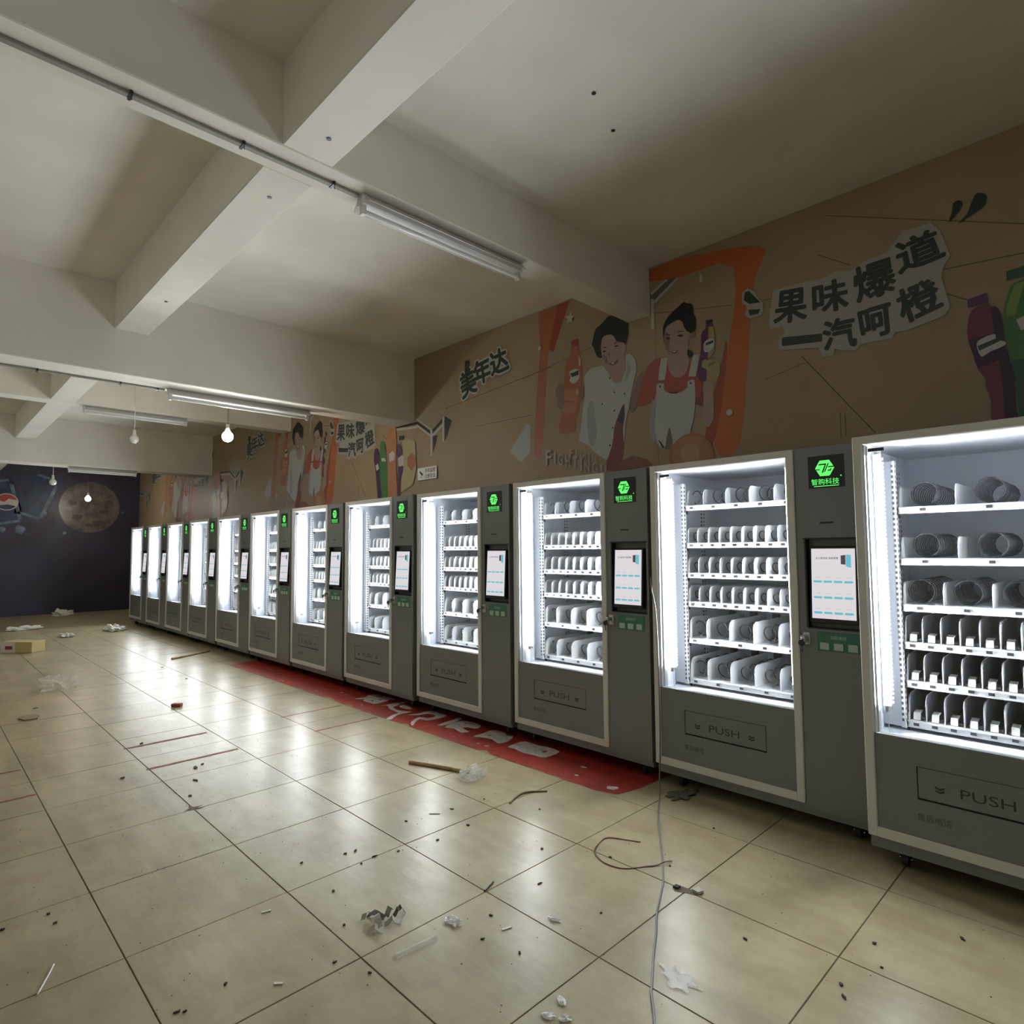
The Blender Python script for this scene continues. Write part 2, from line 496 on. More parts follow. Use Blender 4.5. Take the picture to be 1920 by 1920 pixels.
('printed_woman','skin',[(-1.674,3.183),(-1.652,3.233),(-1.591,3.252),(-1.546,3.258),(-1.513,3.231),(-1.499,3.191),(-1.476,3.149),(-1.448,3.124),(-1.459,3.07),(-1.48,3.008),(-1.525,2.983),(-1.569,2.98),(-1.609,2.99),(-1.648,3.022),(-1.672,3.073),(-1.683,3.135)]),
('printed_woman','skin2',[(-1.683,3.135),(-1.674,3.183),(-1.649,3.186),(-1.625,3.134),(-1.637,3.064),(-1.628,3.012),(-1.648,3.022),(-1.672,3.073)]),
('printed_woman','hair',[(-1.566,3.16),(-1.529,3.166),(-1.491,3.149),(-1.529,3.157)]),
('printed_woman','hair',[(-1.664,3.169),(-1.634,3.166),(-1.619,3.151),(-1.644,3.16)]),
('printed_woman','hair',[(-1.56,3.131),(-1.535,3.14),(-1.501,3.12),(-1.526,3.115)]),
('printed_woman','hair',[(-1.665,3.14),(-1.64,3.143),(-1.62,3.126),(-1.645,3.123)]),
('printed_woman','lip',[(-1.63,3.027),(-1.588,3.021),(-1.548,3.018),(-1.569,2.994),(-1.603,2.995)]),
('printed_woman','white',[(-1.618,3.021),(-1.568,3.014),(-1.588,3.005)]),
('printed_woman','coatshade',[(-1.768,2.701),(-1.781,2.31),(-1.82,2.333),(-1.833,2.427),(-1.83,2.537),(-1.801,2.624)]),
('printed_woman','coat',[(-1.75,2.784),(-1.689,2.772),(-1.692,2.736),(-1.675,2.706),(-1.605,2.674),(-1.531,2.678),(-1.482,2.704),(-1.479,2.747),(-1.426,2.752),(-1.418,2.691),(-1.418,2.604),(-1.435,2.455),(-1.463,2.372),(-1.471,2.339),(-1.537,2.326),(-1.581,2.301),(-1.622,2.271),(-1.636,2.309),(-1.643,2.403),(-1.655,2.405),(-1.68,2.323),(-1.692,2.253),(-1.718,2.252),(-1.768,2.308),(-1.781,2.419),(-1.772,2.555),(-1.762,2.736)]),
('printed_woman','coat',[(-1.71,2.986),(-1.654,2.976),(-1.662,2.893),(-1.682,2.802),(-1.741,2.81),(-1.728,2.908)]),
('printed_woman','coat',[(-1.424,2.946),(-1.371,2.938),(-1.39,2.847),(-1.411,2.773),(-1.47,2.787),(-1.451,2.869)]),
('printed_woman','dark',[(-1.655,2.7),(-1.556,2.683),(-1.576,2.673),(-1.635,2.684)]),
('printed_woman','dark',[(-1.754,2.327),(-1.732,2.308),(-1.697,2.254),(-1.718,2.252)]),
('printed_woman','brown',[(-1.655,2.405),(-1.643,2.403),(-1.621,2.293),(-1.647,2.243),(-1.683,2.243),(-1.68,2.323)]),
('printed_woman','dark',[(-1.737,2.76),(-1.726,2.768),(-1.715,2.755),(-1.726,2.746)]),
('printed_woman','dark',[(-1.464,2.731),(-1.453,2.739),(-1.443,2.727),(-1.454,2.719)]),
('purple_bottle','purple',[(-1.311,3.16),(-1.261,3.148),(-1.253,3.103),(-1.245,3.08),(-1.249,2.931),(-1.305,2.88),(-1.319,2.736),(-1.374,2.73),(-1.396,2.796),(-1.369,2.916),(-1.357,3),(-1.355,3.082),(-1.335,3.116),(-1.316,3.125)]),
('purple_bottle','olive',[(-1.293,3.136),(-1.257,3.126),(-1.245,3.08),(-1.249,2.927),(-1.305,2.884),(-1.294,3.093)]),
('purple_bottle','dark',[(-1.312,3.191),(-1.26,3.181),(-1.261,3.151),(-1.315,3.161)]),
('purple_bottle','white',[(-1.333,3.016),(-1.296,3.037),(-1.255,3.027),(-1.247,2.995),(-1.267,2.956),(-1.308,2.941),(-1.335,2.956)]),
('purple_bottle','ink',[(-1.32,3.013),(-1.256,3.022),(-1.256,3.001),(-1.316,2.994)]),
('purple_bottle','olive',[(-1.351,2.877),(-1.328,2.889),(-1.31,2.881),(-1.242,2.869),(-1.212,2.824),(-1.215,2.74),(-1.265,2.717),(-1.315,2.718),(-1.317,2.805),(-1.353,2.834)]),
('purple_bottle','skin2',[(-1.306,2.845),(-1.252,2.859),(-1.239,2.843),(-1.298,2.826)]),
('orange_slice','fruit',[(-1.276,2.142),(-1.282,2.104),(-1.297,2.069),(-1.319,2.038),(-1.349,2.013),(-1.385,1.995),(-1.425,1.986),(-1.467,1.985),(-1.51,1.993),(-1.551,2.01),(-1.587,2.036),(-1.618,2.067),(-1.641,2.105),(-1.655,2.145),(-1.659,2.187),(-1.653,2.227),(-1.637,2.264),(-1.612,2.296),(-1.579,2.321),(-1.541,2.337),(-1.5,2.345),(-1.457,2.343),(-1.415,2.333),(-1.375,2.314),(-1.341,2.288),(-1.313,2.256),(-1.292,2.22),(-1.28,2.182)]),
('orange_slice','fruit2',[(-1.305,2.15),(-1.31,2.118),(-1.322,2.088),(-1.342,2.061),(-1.367,2.04),(-1.397,2.026),(-1.431,2.018),(-1.466,2.017),(-1.502,2.024),(-1.536,2.039),(-1.567,2.06),(-1.593,2.087),(-1.612,2.118),(-1.623,2.152),(-1.626,2.187),(-1.621,2.221),(-1.608,2.252),(-1.587,2.279),(-1.56,2.3),(-1.528,2.314),(-1.494,2.321),(-1.458,2.319),(-1.422,2.311),(-1.389,2.295),(-1.36,2.273),(-1.336,2.246),(-1.318,2.216),(-1.308,2.183)]),
('orange_slice','fruit3',[(-1.394,2.173),(-1.396,2.156),(-1.403,2.141),(-1.412,2.127),(-1.425,2.116),(-1.441,2.109),(-1.458,2.105),(-1.476,2.105),(-1.494,2.109),(-1.511,2.116),(-1.526,2.127),(-1.538,2.141),(-1.548,2.157),(-1.553,2.174),(-1.555,2.192),(-1.552,2.209),(-1.546,2.225),(-1.536,2.239),(-1.522,2.25),(-1.506,2.257),(-1.489,2.261),(-1.471,2.26),(-1.453,2.256),(-1.437,2.248),(-1.422,2.237),(-1.41,2.223),(-1.401,2.207),(-1.395,2.19)]),
('orange_slice','maroon2',[(-2.143,2.185),(-2.006,2.227),(-1.871,2.184),(-1.804,2.131),(-2.009,2.115),(-2.156,2.12)]),
('slogan','slogwhite',[(-0.794,3.262),(-0.56,3.251),(-0.483,3.237),(-0.37,3.261),(-0.299,3.236),(-0.218,3.268),(-0.09,3.282),(-0.048,3.324),(0.003,3.381),(0.152,3.38),(0.194,3.317),(0.238,3.146),(0.199,3.087),(0.189,3.035),(0.225,2.844),(0.194,2.799),(-0.006,2.762),(-0.062,2.767),(-0.08,2.734),(-0.256,2.74),(-0.284,2.707),(-0.354,2.724),(-0.408,2.747),(-0.419,2.71),(-0.484,2.71),(-0.51,2.782),(-0.767,2.824),(-0.77,2.889),(-0.722,2.94),(-0.74,2.988),(-0.824,2.989),(-0.833,3.045)]),
('slogan','slogwhite',[(-1.023,3.311),(-0.977,3.336),(-0.922,3.291),(-0.913,3.255),(-0.871,3.198),(-0.867,3.142),(-0.89,3.105),(-0.973,3.106),(-1.005,3.149),(-0.987,3.199),(-1.025,3.244)]),
('slogan','ink',[(-1,3.315),(-0.966,3.31),(-0.94,3.274),(-0.887,3.203),(-0.969,3.216),(-1.008,3.256)]),
('slogan','ink',[(-0.976,3.174),(-0.889,3.154),(-0.906,3.126),(-0.967,3.127)]),
('slogan','ink',[(0.266,3.452),(0.295,3.458),(0.31,3.434),(0.292,3.396),(0.247,3.351),(0.24,3.354),(0.257,3.401)]),
('slogan','ink',[(0.366,3.455),(0.394,3.46),(0.421,3.431),(0.411,3.382),(0.368,3.356),(0.282,3.323),(0.327,3.364)]),
('bottle_purple','crimson',[(0.325,2.794),(0.391,2.813),(0.411,2.794),(0.451,2.752),(0.462,2.615),(0.473,2.506),(0.501,2.404),(0.497,2.316),(0.511,2.261),(0.505,2.132),(0.394,2.133),(0.388,2.262),(0.368,2.341),(0.368,2.385),(0.336,2.456),(0.318,2.543),(0.3,2.63),(0.302,2.712)]),
('bottle_purple','purpledark',[(0.451,2.752),(0.462,2.615),(0.473,2.506),(0.501,2.404),(0.497,2.316),(0.511,2.261),(0.505,2.132),(0.448,2.135),(0.445,2.326),(0.431,2.489),(0.418,2.654),(0.415,2.784)]),
('bottle_purple','purple',[(0.306,2.863),(0.396,2.875),(0.402,2.832),(0.397,2.817),(0.308,2.813)]),
('bottle_purple','purpledark',[(0.302,2.629),(0.457,2.641),(0.473,2.49),(0.34,2.45)]),
('bottle_purple','white',[(0.338,2.593),(0.365,2.619),(0.421,2.631),(0.428,2.597),(0.464,2.577),(0.463,2.556),(0.396,2.535),(0.356,2.517)]),
('bottle_purple','ink',[(0.342,2.581),(0.453,2.612),(0.457,2.59),(0.349,2.552)]),
('bottle_green','green',[(0.52,2.892),(0.592,2.9),(0.64,2.838),(0.667,2.762),(0.666,2.588),(0.649,2.388),(0.644,2.11),(0.509,2.131),(0.5,2.368),(0.48,2.478),(0.466,2.614),(0.468,2.747),(0.497,2.856)]),
('bottle_green','greendark',[(0.488,2.967),(0.607,2.979),(0.609,2.921),(0.488,2.913)]),
('bottle_green','lime',[(0.519,2.882),(0.564,2.888),(0.515,2.713),(0.475,2.713),(0.481,2.776)]),
('bottle_green','greendark',[(0.484,2.466),(0.653,2.463),(0.64,2.11),(0.509,2.131),(0.5,2.368)]),
('bottle_green','white',[(0.518,2.685),(0.595,2.711),(0.632,2.679),(0.614,2.622),(0.535,2.622)]),
('bottle_purple_far','purpledark',[(-5.993,2.764),(-5.917,2.761),(-5.878,2.613),(-5.827,2.403),(-5.825,2.104),(-5.911,2.11),(-5.978,2.499),(-6.017,2.628)]),
('bottle_green_far','green',[(-5.855,2.843),(-5.781,2.84),(-5.731,2.705),(-5.694,2.565),(-5.691,2.096),(-5.812,2.103),(-5.877,2.517),(-5.879,2.695)]),
('bottle_orange_far','orange3',[(-5.673,3.035),(-5.53,3.014),(-5.494,2.809),(-5.504,2.479),(-5.479,2.082),(-5.667,2.094),(-5.694,2.565),(-5.719,2.73)]),
('bottle_violet_far','purple',[(-5.483,2.754),(-5.39,2.729),(-5.344,2.463),(-5.412,2.339),(-5.422,2.078),(-5.479,2.082),(-5.458,2.474)]),
('bottle_violet_far','cream2',[(-5.368,2.845),(-5.102,2.757),(-5.07,2.435),(-5.145,2.238),(-5.411,2.156),(-5.344,2.463)]),
('bottle_violet_far','dark',[(-5.437,2.867),(-5.323,2.858),(-5.323,2.806),(-5.437,2.814)]),
('fruit_far','fruit',[(-5.255,2.583),(-5.167,2.624),(-5.081,2.576),(-5.08,2.474),(-5.167,2.406),(-5.255,2.479)]),
('bottle_purple_far','white',[(-5.978,2.555),(-5.915,2.575),(-5.89,2.504),(-5.952,2.483)]),
('bottle_green_far','white',[(-5.841,2.636),(-5.755,2.626),(-5.73,2.583),(-5.828,2.594)]),
('bottle_orange_far','white',[(-5.659,2.669),(-5.576,2.699),(-5.529,2.654),(-5.552,2.577),(-5.646,2.567)]),
('bottle_violet_far','white',[(-5.459,2.593),(-5.367,2.622),(-5.322,2.577),(-5.344,2.489),(-5.447,2.486)]),
]
GLYPHS = {'果':[(-0.768,3.238),(-0.571,3.213),(-0.579,2.991),(-0.797,3.019)],
'味':[(-0.53,3.216),(-0.323,3.199),(-0.317,2.998),(-0.53,3.008)],
'爆':[(-0.29,3.238),(-0.055,3.25),(-0.043,3.027),(-0.259,3.01)],
'道':[(-0.039,3.321),(0.165,3.342),(0.217,3.153),(-0.023,3.12)],
'一':[(-0.738,2.902),(-0.488,2.863),(-0.489,2.823),(-0.74,2.854)],
'汽':[(-0.475,2.942),(-0.288,2.94),(-0.278,2.74),(-0.473,2.748)],
'呵':[(-0.261,2.952),(-0.083,2.958),(-0.078,2.771),(-0.238,2.76)],
'橙':[(-0.056,3.012),(0.145,3.05),(0.196,2.857),(-0.009,2.8)],
'美':[(-4.275,3.381),(-4.032,3.434),(-3.957,3.153),(-4.203,3.1)],
'年':[(-4.041,3.459),(-3.777,3.496),(-3.746,3.23),(-3.991,3.211)],
'达':[(-3.768,3.506),(-3.535,3.533),(-3.468,3.287),(-3.73,3.261)]}
# brushed letters on the floor strip (x, y)
LETTERS = [[(-4.547,-0.125),(-4.525,-0.021),(-4.582,0.071),(-4.502,0.147),(-4.446,0.053),(-4.438,-0.041),(-4.467,-0.088)],
[(-4.413,-0.116),(-4.462,-0.003),(-4.389,0.108),(-4.251,0.077),(-4.216,-0.026),(-4.223,-0.109),(-4.302,-0.108)],
[(-4.433,0.128),(-4.245,0.143),(-4.248,0.1),(-4.358,0.096)],
[(-4.136,-0.101),(-4.112,-0.022),(-4.106,0.079),(-4.089,0.192),(-4.011,-0),(-3.964,-0.064),(-3.824,-0.071),(-3.732,-0.018),(-3.729,-0.082),(-3.728,-0.182),(-3.647,-0.295),(-3.698,-0.313),(-3.761,-0.213),(-3.791,-0.125),(-3.97,-0.106),(-4.07,-0.057)],
[(-3.969,0.003),(-3.986,0.079),(-3.827,0.049),(-3.844,-0.003)],
[(-3.674,-0.113),(-3.635,-0.009),(-3.648,0.08),(-3.567,0.14),(-3.518,0.119),(-3.396,0.12),(-3.377,-0.005),(-3.399,-0.104),(-3.485,-0.109),(-3.438,-0.188),(-3.358,-0.274),(-3.415,-0.255),(-3.479,-0.196),(-3.537,-0.079),(-3.454,-0.048),(-3.46,0.043),(-3.559,0.046),(-3.594,-0.053)],
[(-3.234,-0.111),(-3.256,0.08),(-3.282,0.133),(-3.228,0.153),(-3.179,0.002),(-3.181,-0.103)],
[(-3.127,-0.123),(-3.17,-0.02),(-3.167,0.118),(-3.005,0.139),(-2.929,0.096),(-2.917,0.023),(-3.002,0.011),(-2.996,-0.04),(-2.886,-0.057),(-2.925,-0.122),(-3.047,-0.089)],
[(-2.774,-0.12),(-2.779,-0.006),(-2.786,0.109),(-2.674,0.122),(-2.606,0.081),(-2.556,0.103),(-2.498,0.008),(-2.489,-0.069),(-2.514,-0.105),(-2.613,-0.066),(-2.703,-0.089)],
[(-2.397,-0.109),(-2.413,-0.007),(-2.393,0.073),(-2.258,0.072),(-2.189,0.092),(-2.053,0.077),(-2.036,-0.046),(-2.056,-0.106),(-2.132,-0.107),(-2.228,-0.125),(-2.331,-0.103)]]
HOLES = [[(-2.159,-0.003),(-2.123,0.032),(-2.112,-0.023)],
[(-2.727,-0.022),(-2.69,0.013),(-2.686,-0.022)],
[(-4.359,-0.065),(-4.359,-0.025),(-4.314,-0.061)],
[(-4.341,0.012),(-4.322,0.049),(-4.288,0.003)],
[(-3.106,-0.003),(-3.097,0.021),(-3.077,-0.004)],
[(-3.108,0.069),(-3.099,0.093),(-3.071,0.061)]]

# ------------------------------------------------------------------ shared materials
mat('plaster', (0.80, 0.77, 0.705), 0.85, noise=(2.2, 0.05), bump=(40, 0.05))
mat('grout', (0.13, 0.10, 0.07), 0.9)
floor_mat()
mat('machine_grey', (0.182, 0.196, 0.20), 0.42, 0.15, noise=(300, 0.06))
mat('machine_dark', (0.02, 0.021, 0.022), 0.5)
mat('frame_white', (0.60, 0.59, 0.555), 0.45)
mat('liner_white', (0.82, 0.86, 0.93), 0.45)
mat('shelf_white', (0.82, 0.84, 0.87), 0.4)
mat('divider_white', (0.82, 0.84, 0.87), 0.35)
mat('divider_grey', (0.72, 0.72, 0.77), 0.4)
mat('wire_black', (0.035, 0.037, 0.045), 0.3, 0.4)
mat('steel', (0.55, 0.56, 0.57), 0.25, 0.9)
mat('aluminium', (0.72, 0.73, 0.74), 0.3, 0.8)
mat('black_plastic', (0.012, 0.012, 0.014), 0.35)
mat('belt_grey', (0.10, 0.10, 0.115), 0.5)
mat('rubber', (0.015, 0.015, 0.017), 0.6)
mat('print_dark', (0.03, 0.03, 0.034), 0.6)
mat('print_grey', (0.075, 0.077, 0.08), 0.6)
mat('sticker_green', (0.045, 0.17, 0.115), 0.5)
mat('sticker_pale', (0.42, 0.55, 0.47), 0.5)
mat('white_plastic', (0.78, 0.78, 0.75), 0.4)
mat('lamp_white', (0.70, 0.69, 0.66), 0.4)
mat('lamp_reflector', (0.62, 0.60, 0.585), 0.35, 0.2)
mat('tube_glass_off', (0.80, 0.80, 0.77), 0.12)
mat('conduit_grey', (0.27, 0.26, 0.235), 0.6)
thin_glass('door_glass', (0.97, 0.985, 0.985), 0.03)
emissive('led_light', (0.93, 0.96, 1.0), LED)
emissive('led_light_fill', (0.93, 0.96, 1.0), LED * 0.42)  # weaker fill glow for the added right-hand tube
emissive('led_strip_light', (0.85, 0.92, 1.0), 1.2)
emissive('bulb_light', (1.0, 0.93, 0.82), BULB)
emissive('screen_white', (0.88, 0.84, 0.88), 0.80)
emissive('screen_blue', (0.16, 0.62, 0.75), 0.8)
emissive('screen_ink', (0.12, 0.11, 0.14), 0.5)
emissive('screen_pink', (0.80, 0.66, 0.68), 0.75)
emissive('logo_green', (0.13, 1.0, 0.16), 1.1)

# ------------------------------------------------------------------ floor of separate tiles
TX0, TY0, TS = -0.4826, -1.5048, 0.6
floor = struct(MB().box(END_X - 0.2, BACK_X + 0.2, LEFT_Y - 0.2, WALL_Y + 0.2, -0.2, -0.004).build('floor', 'grout'))
g = 0.0022
tile_mesh = MB().bbox(g, TS - g, g, TS - g, -0.012, 0.0, 0.0012).mesh('floor_tile', 'beige_tile')
field = MB()
for i in range(-29, 11):
    for j in range(-10, 5):
        x, y = TX0 + i * TS, TY0 + j * TS
        if x < END_X - 0.5 or x > BACK_X or y > WALL_Y or y < LEFT_Y - 0.5:
            continue
        if -17.6 < x < 1.4 and -3.5 < y < 0.6:
            t = link('floor_tile', tile_mesh, floor, (x, y, random.uniform(-0.0006, 0.0)))
            t.rotation_euler = (random.uniform(-0.0007, 0.0007), random.uniform(-0.0007, 0.0007), 0)
        else:
            field.box(max(x + g, END_X), min(x + TS - g, BACK_X), max(y + g, LEFT_Y), min(y + TS - g, WALL_Y), -0.012, 0)
fo = field.build('tile_field', 'beige_tile', floor)
fo['kind'] = 'stuff'

# ------------------------------------------------------------------ ceiling, beams, walls
struct(MB().box(END_X - 0.2, BACK_X + 0.2, LEFT_Y - 0.2, WALL_Y + 0.2, CEIL, CEIL + 0.2).build('ceiling', 'plaster'))
def beam(n, x0, x1, y0, y1, zb):
    m = MB()
    m.bbox(x0, x1, y0, y1, zb, CEIL + 0.05, 0.006)
    return struct(m.build('trim_%d' % n, 'plaster'))
beams_main = [(-2.03, -1.81, 3.37), (-5.52, -5.13, 2.99), (-8.75, -8.50, 3.37), (-12.45, -12.05, 2.98), (-15.75, -15.5, 3.37), (1.45, 1.85, 2.99), (4.4, 4.65, 3.37)]
for n, (a, b, z) in enumerate(beams_main):
    beam(n + 1, a, b, LEFT_Y, WALL_Y, z)
_n = 8
for ya, yb in ((-2.12, -1.86), (-5.2, -4.94)):
    xs = sorted(beams_main)
    edges = [END_X] + [e for a, b, z in xs for e in (a, b)] + [BACK_X]
    for k in range(0, len(edges), 2):
        beam(_n, edges[k], edges[k + 1], ya, yb, 3.372)
        _n += 1
mat('sheet_tan', (0.305, 0.228, 0.138), 0.5, noise=(1.3, 0.10))
mat('navy_wall', (0.034, 0.031, 0.060), 0.45, noise=(0.9, 0.35))
wall_r = struct(MB().box(END_X - 0.2, BACK_X + 0.2, WALL_Y, WALL_Y + 0.2, 0, CEIL).build('wall_right', 'sheet_tan'))
wall_e = struct(MB().box(END_X - 0.2, END_X, LEFT_Y - 0.2, WALL_Y, 0, CEIL).build('wall_end', 'navy_wall'))
struct(MB().box(END_X, BACK_X, LEFT_Y - 0.2, LEFT_Y, 0, CEIL).build('wall_left', 'plaster'))
struct(MB().box(BACK_X, BACK_X + 0.2, LEFT_Y - 0.2, WALL_Y, 0, CEIL).build('wall_back', 'plaster'))

# ------------------------------------------------------------------ vending machines
_MC = {}
def cached(key, fn, mats):
    if key not in _MC:
        _MC[key] = fn().mesh(key, mats)
    return _MC[key]

MW, MD = 1.216, 0.80          # cabinet width and depth
def m_shell():
    m = MB()
    m.box(0.0, 0.024, 0.03, MD, 0.115, 1.967)
    m.box(MW - 0.024, MW, 0.055, MD, 0.115, 1.967)
    m.box(0.024, MW - 0.024, 0.03, MD, 1.943, 1.967)
    m.box(0.024, MW - 0.024, 0.03, MD, 0.115, 0.15)
    m.box(0.024, MW - 0.024, MD - 0.024, MD, 0.15, 1.943)
    m.box(0.864, 0.886, 0.03, MD - 0.024, 0.15, 1.943)
    m.box(0.024, 0.864, 0.04, MD - 0.024, 0.15, 0.565)
    return m
def m_liner():
    m = MB()
    m.box(0.024, 0.030, 0.03, 0.77, 0.575, 1.943)
    m.box(0.858, 0.864, 0.03, 0.77, 0.575, 1.943)
    m.box(0.024, 0.864, 0.768, 0.776, 0.575, 1.943)
    m.box(0.030, 0.858, 0.03, 0.768, 1.930, 1.943)
    m.box(0.030, 0.858, 0.03, 0.768, 0.565, 0.585)
    return m
def m_frame():
    m = MB()
    w = 0.040
    m.bbox(0.0, w, -0.022, 0.028, 0.138, 1.967, 0.004)
    m.bbox(0.845, 0.885, -0.022, 0.028, 0.138, 1.967, 0.004)
    m.bbox(w - 0.004, 0.849, -0.022, 0.028, 1.927, 1.967, 0.004)
    m.bbox(w - 0.004, 0.849, -0.022, 0.028, 0.138, 0.183, 0.004)
    return m
def m_profile():
    m = MB()
    m.box(0.040, 0.047, -0.004, 0.05, 0.60, 1.927)
    m.box(0.047, 0.0535, 0.02, 0.055, 0.60, 1.92)
    return m
def m_profile2():
    return MB().box(0.838, 0.845, -0.004, 0.05, 0.60, 1.927)
def m_lower():
    m = MB()
    m.box(0.040, 0.845, -0.012, 0.030, 0.183, 0.345)
    m.box(0.040, 0.845, -0.012, 0.030, 0.487, 0.600)
    m.box(0.040, 0.200, -0.012, 0.030, 0.345, 0.487)
    m.box(0.690, 0.845, -0.012, 0.030, 0.345, 0.487)
    return m
def m_flap():
    m = MB()
    m.bbox(0.2035, 0.6865, -0.011, 0.010, 0.3525, 0.4845, 0.0015)
    return m
def m_gap():
    return MB().box(0.2, 0.69, 0.012, 0.03, 0.345, 0.487)
def m_push():
    m = MB()
    text_on(m, 'PUSH', lambda u, v: (0.356 + u, -0.0116, 0.388 + v), 0.182, 0.040)
    return m
def m_chev(x):
    m = MB()
    for dz in (0.0, -0.013):
        z = 0.413 + dz
        m.poly([(x - 0.017, -0.0116, z + 0.006), (x, -0.0116, z - 0.002), (x + 0.017, -0.0116, z + 0.006), (x + 0.017, -0.0116, z - 0.003), (x, -0.0116, z - 0.011), (x - 0.017, -0.0116, z - 0.003)])
    return m
def m_service():
    m = MB()
    text_on(m, '售后电话', lambda u, v: (0.196 + u, -0.0126, 0.258 + v), 0.124, offset=0.012)
    return m
def m_cdoor():
    m = MB()
    # door around the recessed screen bay
    x0, x1, y0, y1 = 0.888, 1.214, -0.012, 0.055
    bx0, bx1, bz0, bz1 = 0.930, 1.200, 1.035, 1.492
    m.box(x0, x1, y0, y1, 0.115, bz0)
    m.box(x0, x1, y0, y1, bz1, 1.967)
    m.box(x0, bx0, y0, y1, bz0, bz1)
    m.box(bx1, x1, y0, y1, bz0, bz1)
    m.box(bx0, bx1, 0.035, y1, bz0, bz1)
    return m
def m_bayrim():
    m = MB()
    bx0, bx1, bz0, bz1 = 0.930, 1.200, 1.035, 1.492
    m.box(bx0 - 0.006, bx0 + 0.002, -0.015, 0.03, bz0, bz1)
    m.box(bx0 - 0.012, bx1 + 0.006, -0.016, 0.03, bz1 - 0.002, bz1 + 0.005)
    m.box(bx0, bx1, -0.013, 0.03, bz0 - 0.004, bz0 + 0.002)
    return m
def m_monitor():
    m = MB()
    m.bbox(-0.114, 0.114, -0.02, 0.02, -0.2, 0.19, 0.004)
    m.box(-0.05, 0.05, 0.02, 0.045, -0.08, 0.08)
    return m
def m_screen():
    return MB().box(-0.103, 0.103, -0.0225, -0.019, -0.176, 0.178)
YS = -0.0232
def m_ui_blue():
    m = MB()
    for r in (0.005, -0.075, -0.152):
        for c in range(4):
            x = -0.094 + c * 0.0485
            m.poly([(x + 0.003, YS, r), (x + 0.038, YS, r), (x + 0.042, YS, r + 0.0055), (x + 0.038, YS, r + 0.011), (x + 0.003, YS, r + 0.011), (x - 0.001, YS, r + 0.0055)])
    m.poly([(0.062, YS, 0.088), (0.085, YS, 0.083), (0.085, YS, 0.145), (0.062, YS, 0.148)])
    return m
def m_ui_ink():
    m = MB()
    text_on(m, '无人售货机 智能零售', lambda u, v: (-0.082 + u, YS, 0.124 + v), 0.108, offset=0.01)
    m.poly([(0.038, YS, 0.100), (0.060, YS, 0.097), (0.060, YS, 0.146), (0.038, YS, 0.143)])
    return m
def m_ui_pink():
    m = MB()
    for r in (0.03, -0.05, -0.127):
        for c in range(4):
            x = -0.082 + c * 0.0485
            m.poly([(x, YS, r), (x + 0.02, YS, r), (x + 0.02, YS, r + 0.003), (x, YS, r + 0.003)])
    return m
HX, HZ = 1.040, 1.853
def m_logo_plate():
    return MB().bbox(0.958, 1.132, -0.0145, -0.011, 1.752, 1.918, 0.001)
def hexpts(r, y):
    return [(HX + r * math.cos(R(a)), y, HZ + r * math.sin(R(a))) for a in (0, 60, 120, 180, 240, 300)]
def m_logo():
    m = MB()
    y = -0.0152
    m.poly(hexpts(0.0465, y))
    text_on(m, '智购科技', lambda u, v: (0.973 + u, y, 1.768 + v), 0.134, offset=0.003)
    m.poly([(0.985, y, 1.7595), (1.105, y, 1.7595), (1.105, y, 1.7630), (0.985, y, 1.7630)])
    m.poly([(1.113, y, 1.806), (1.119, y, 1.806), (1.119, y, 1.812), (1.113, y, 1.812)])
    return m
def m_logo_cut():
    m = MB()
    y = -0.0156
    P = lambda pts: m.poly([(HX + a * 0.001, y, HZ + b * 0.001) for a, b in pts])
    P([(-30, 16), (6, 16), (10, 23), (-26, 23)])
    P([(4, 20), (10, 23), (-8, -24), (-15, -24), (-2, 10)])
    P([(16, 24), (22, 24), (2, -20), (-4, -20)])
    P([(18, 8), (46, 8), (46, 2), (16, 2)])
    P([(-46, -4), (-22, -4), (-24, -9), (-44, -9)])
    P([(14, -16), (32, -16), (30, -10), (16, -10)])
    P([(28, -16), (34, -4), (28, -4), (24, -16)])
    return m
def m_slot():
    return MB().box(1.006, 1.071, -0.0135, -0.010, 1.569, 1.578)
def m_sticker():
    m = MB()
    m.box(0.972, 1.178, -0.0135, -0.011, 0.922, 1.020)
    return m
def m_sticker_txt():
    m = MB()
    for c in range(3):
        x = 0.984 + c * 0.066
        m.bbox(x, x + 0.044, -0.0155, -0.013, 0.930, 0.966, 0.003)
    text_on(m, '扫码支付', lambda u, v: (1.035 + u, -0.0142, 0.984 + v), 0.075, offset=0.008)
    return m
def m_lock():
    m = MB()
    m.bbox(0.900, 0.938, -0.020, -0.011, 0.945, 1.012, 0.004)
    m.cyl((0.919, -0.02, 0.985), (0.919, -0.045, 0.985), 0.013, 0.013, 12)
    m.bbox(0.905, 0.928, -0.062, -0.045, 0.955, 0.998, 0.004)
    return m
def m_key():
    m = MB()
    m.box(0.917, 0.921, -0.085, -0.06, 0.972, 0.980)
    m.cyl((0.919, -0.085, 0.962), (0.919, -0.079, 0.962), 0.016, 0.016, 10)
    m.cyl((0.919, -0.082, 0.948), (0.921, -0.080, 0.915), 0.003, 0.003, 6)
    return m
def m_plinth():
    m = MB()
    m.box(0.004, MW - 0.004, 0.004, 0.05, 0.083, 0.134)
    m.box(0.004, MW - 0.004, MD - 0.05, MD - 0.004, 0.083, 0.115)
    m.box(0.004, 0.05, 0.05, MD - 0.05, 0.083, 0.115)
    m.box(MW - 0.05, MW - 0.004, 0.05, MD - 0.05, 0.083, 0.115)
    m.box(0.05, MW - 0.05, 0.05, MD - 0.05, 0.10, 0.115)
    return m
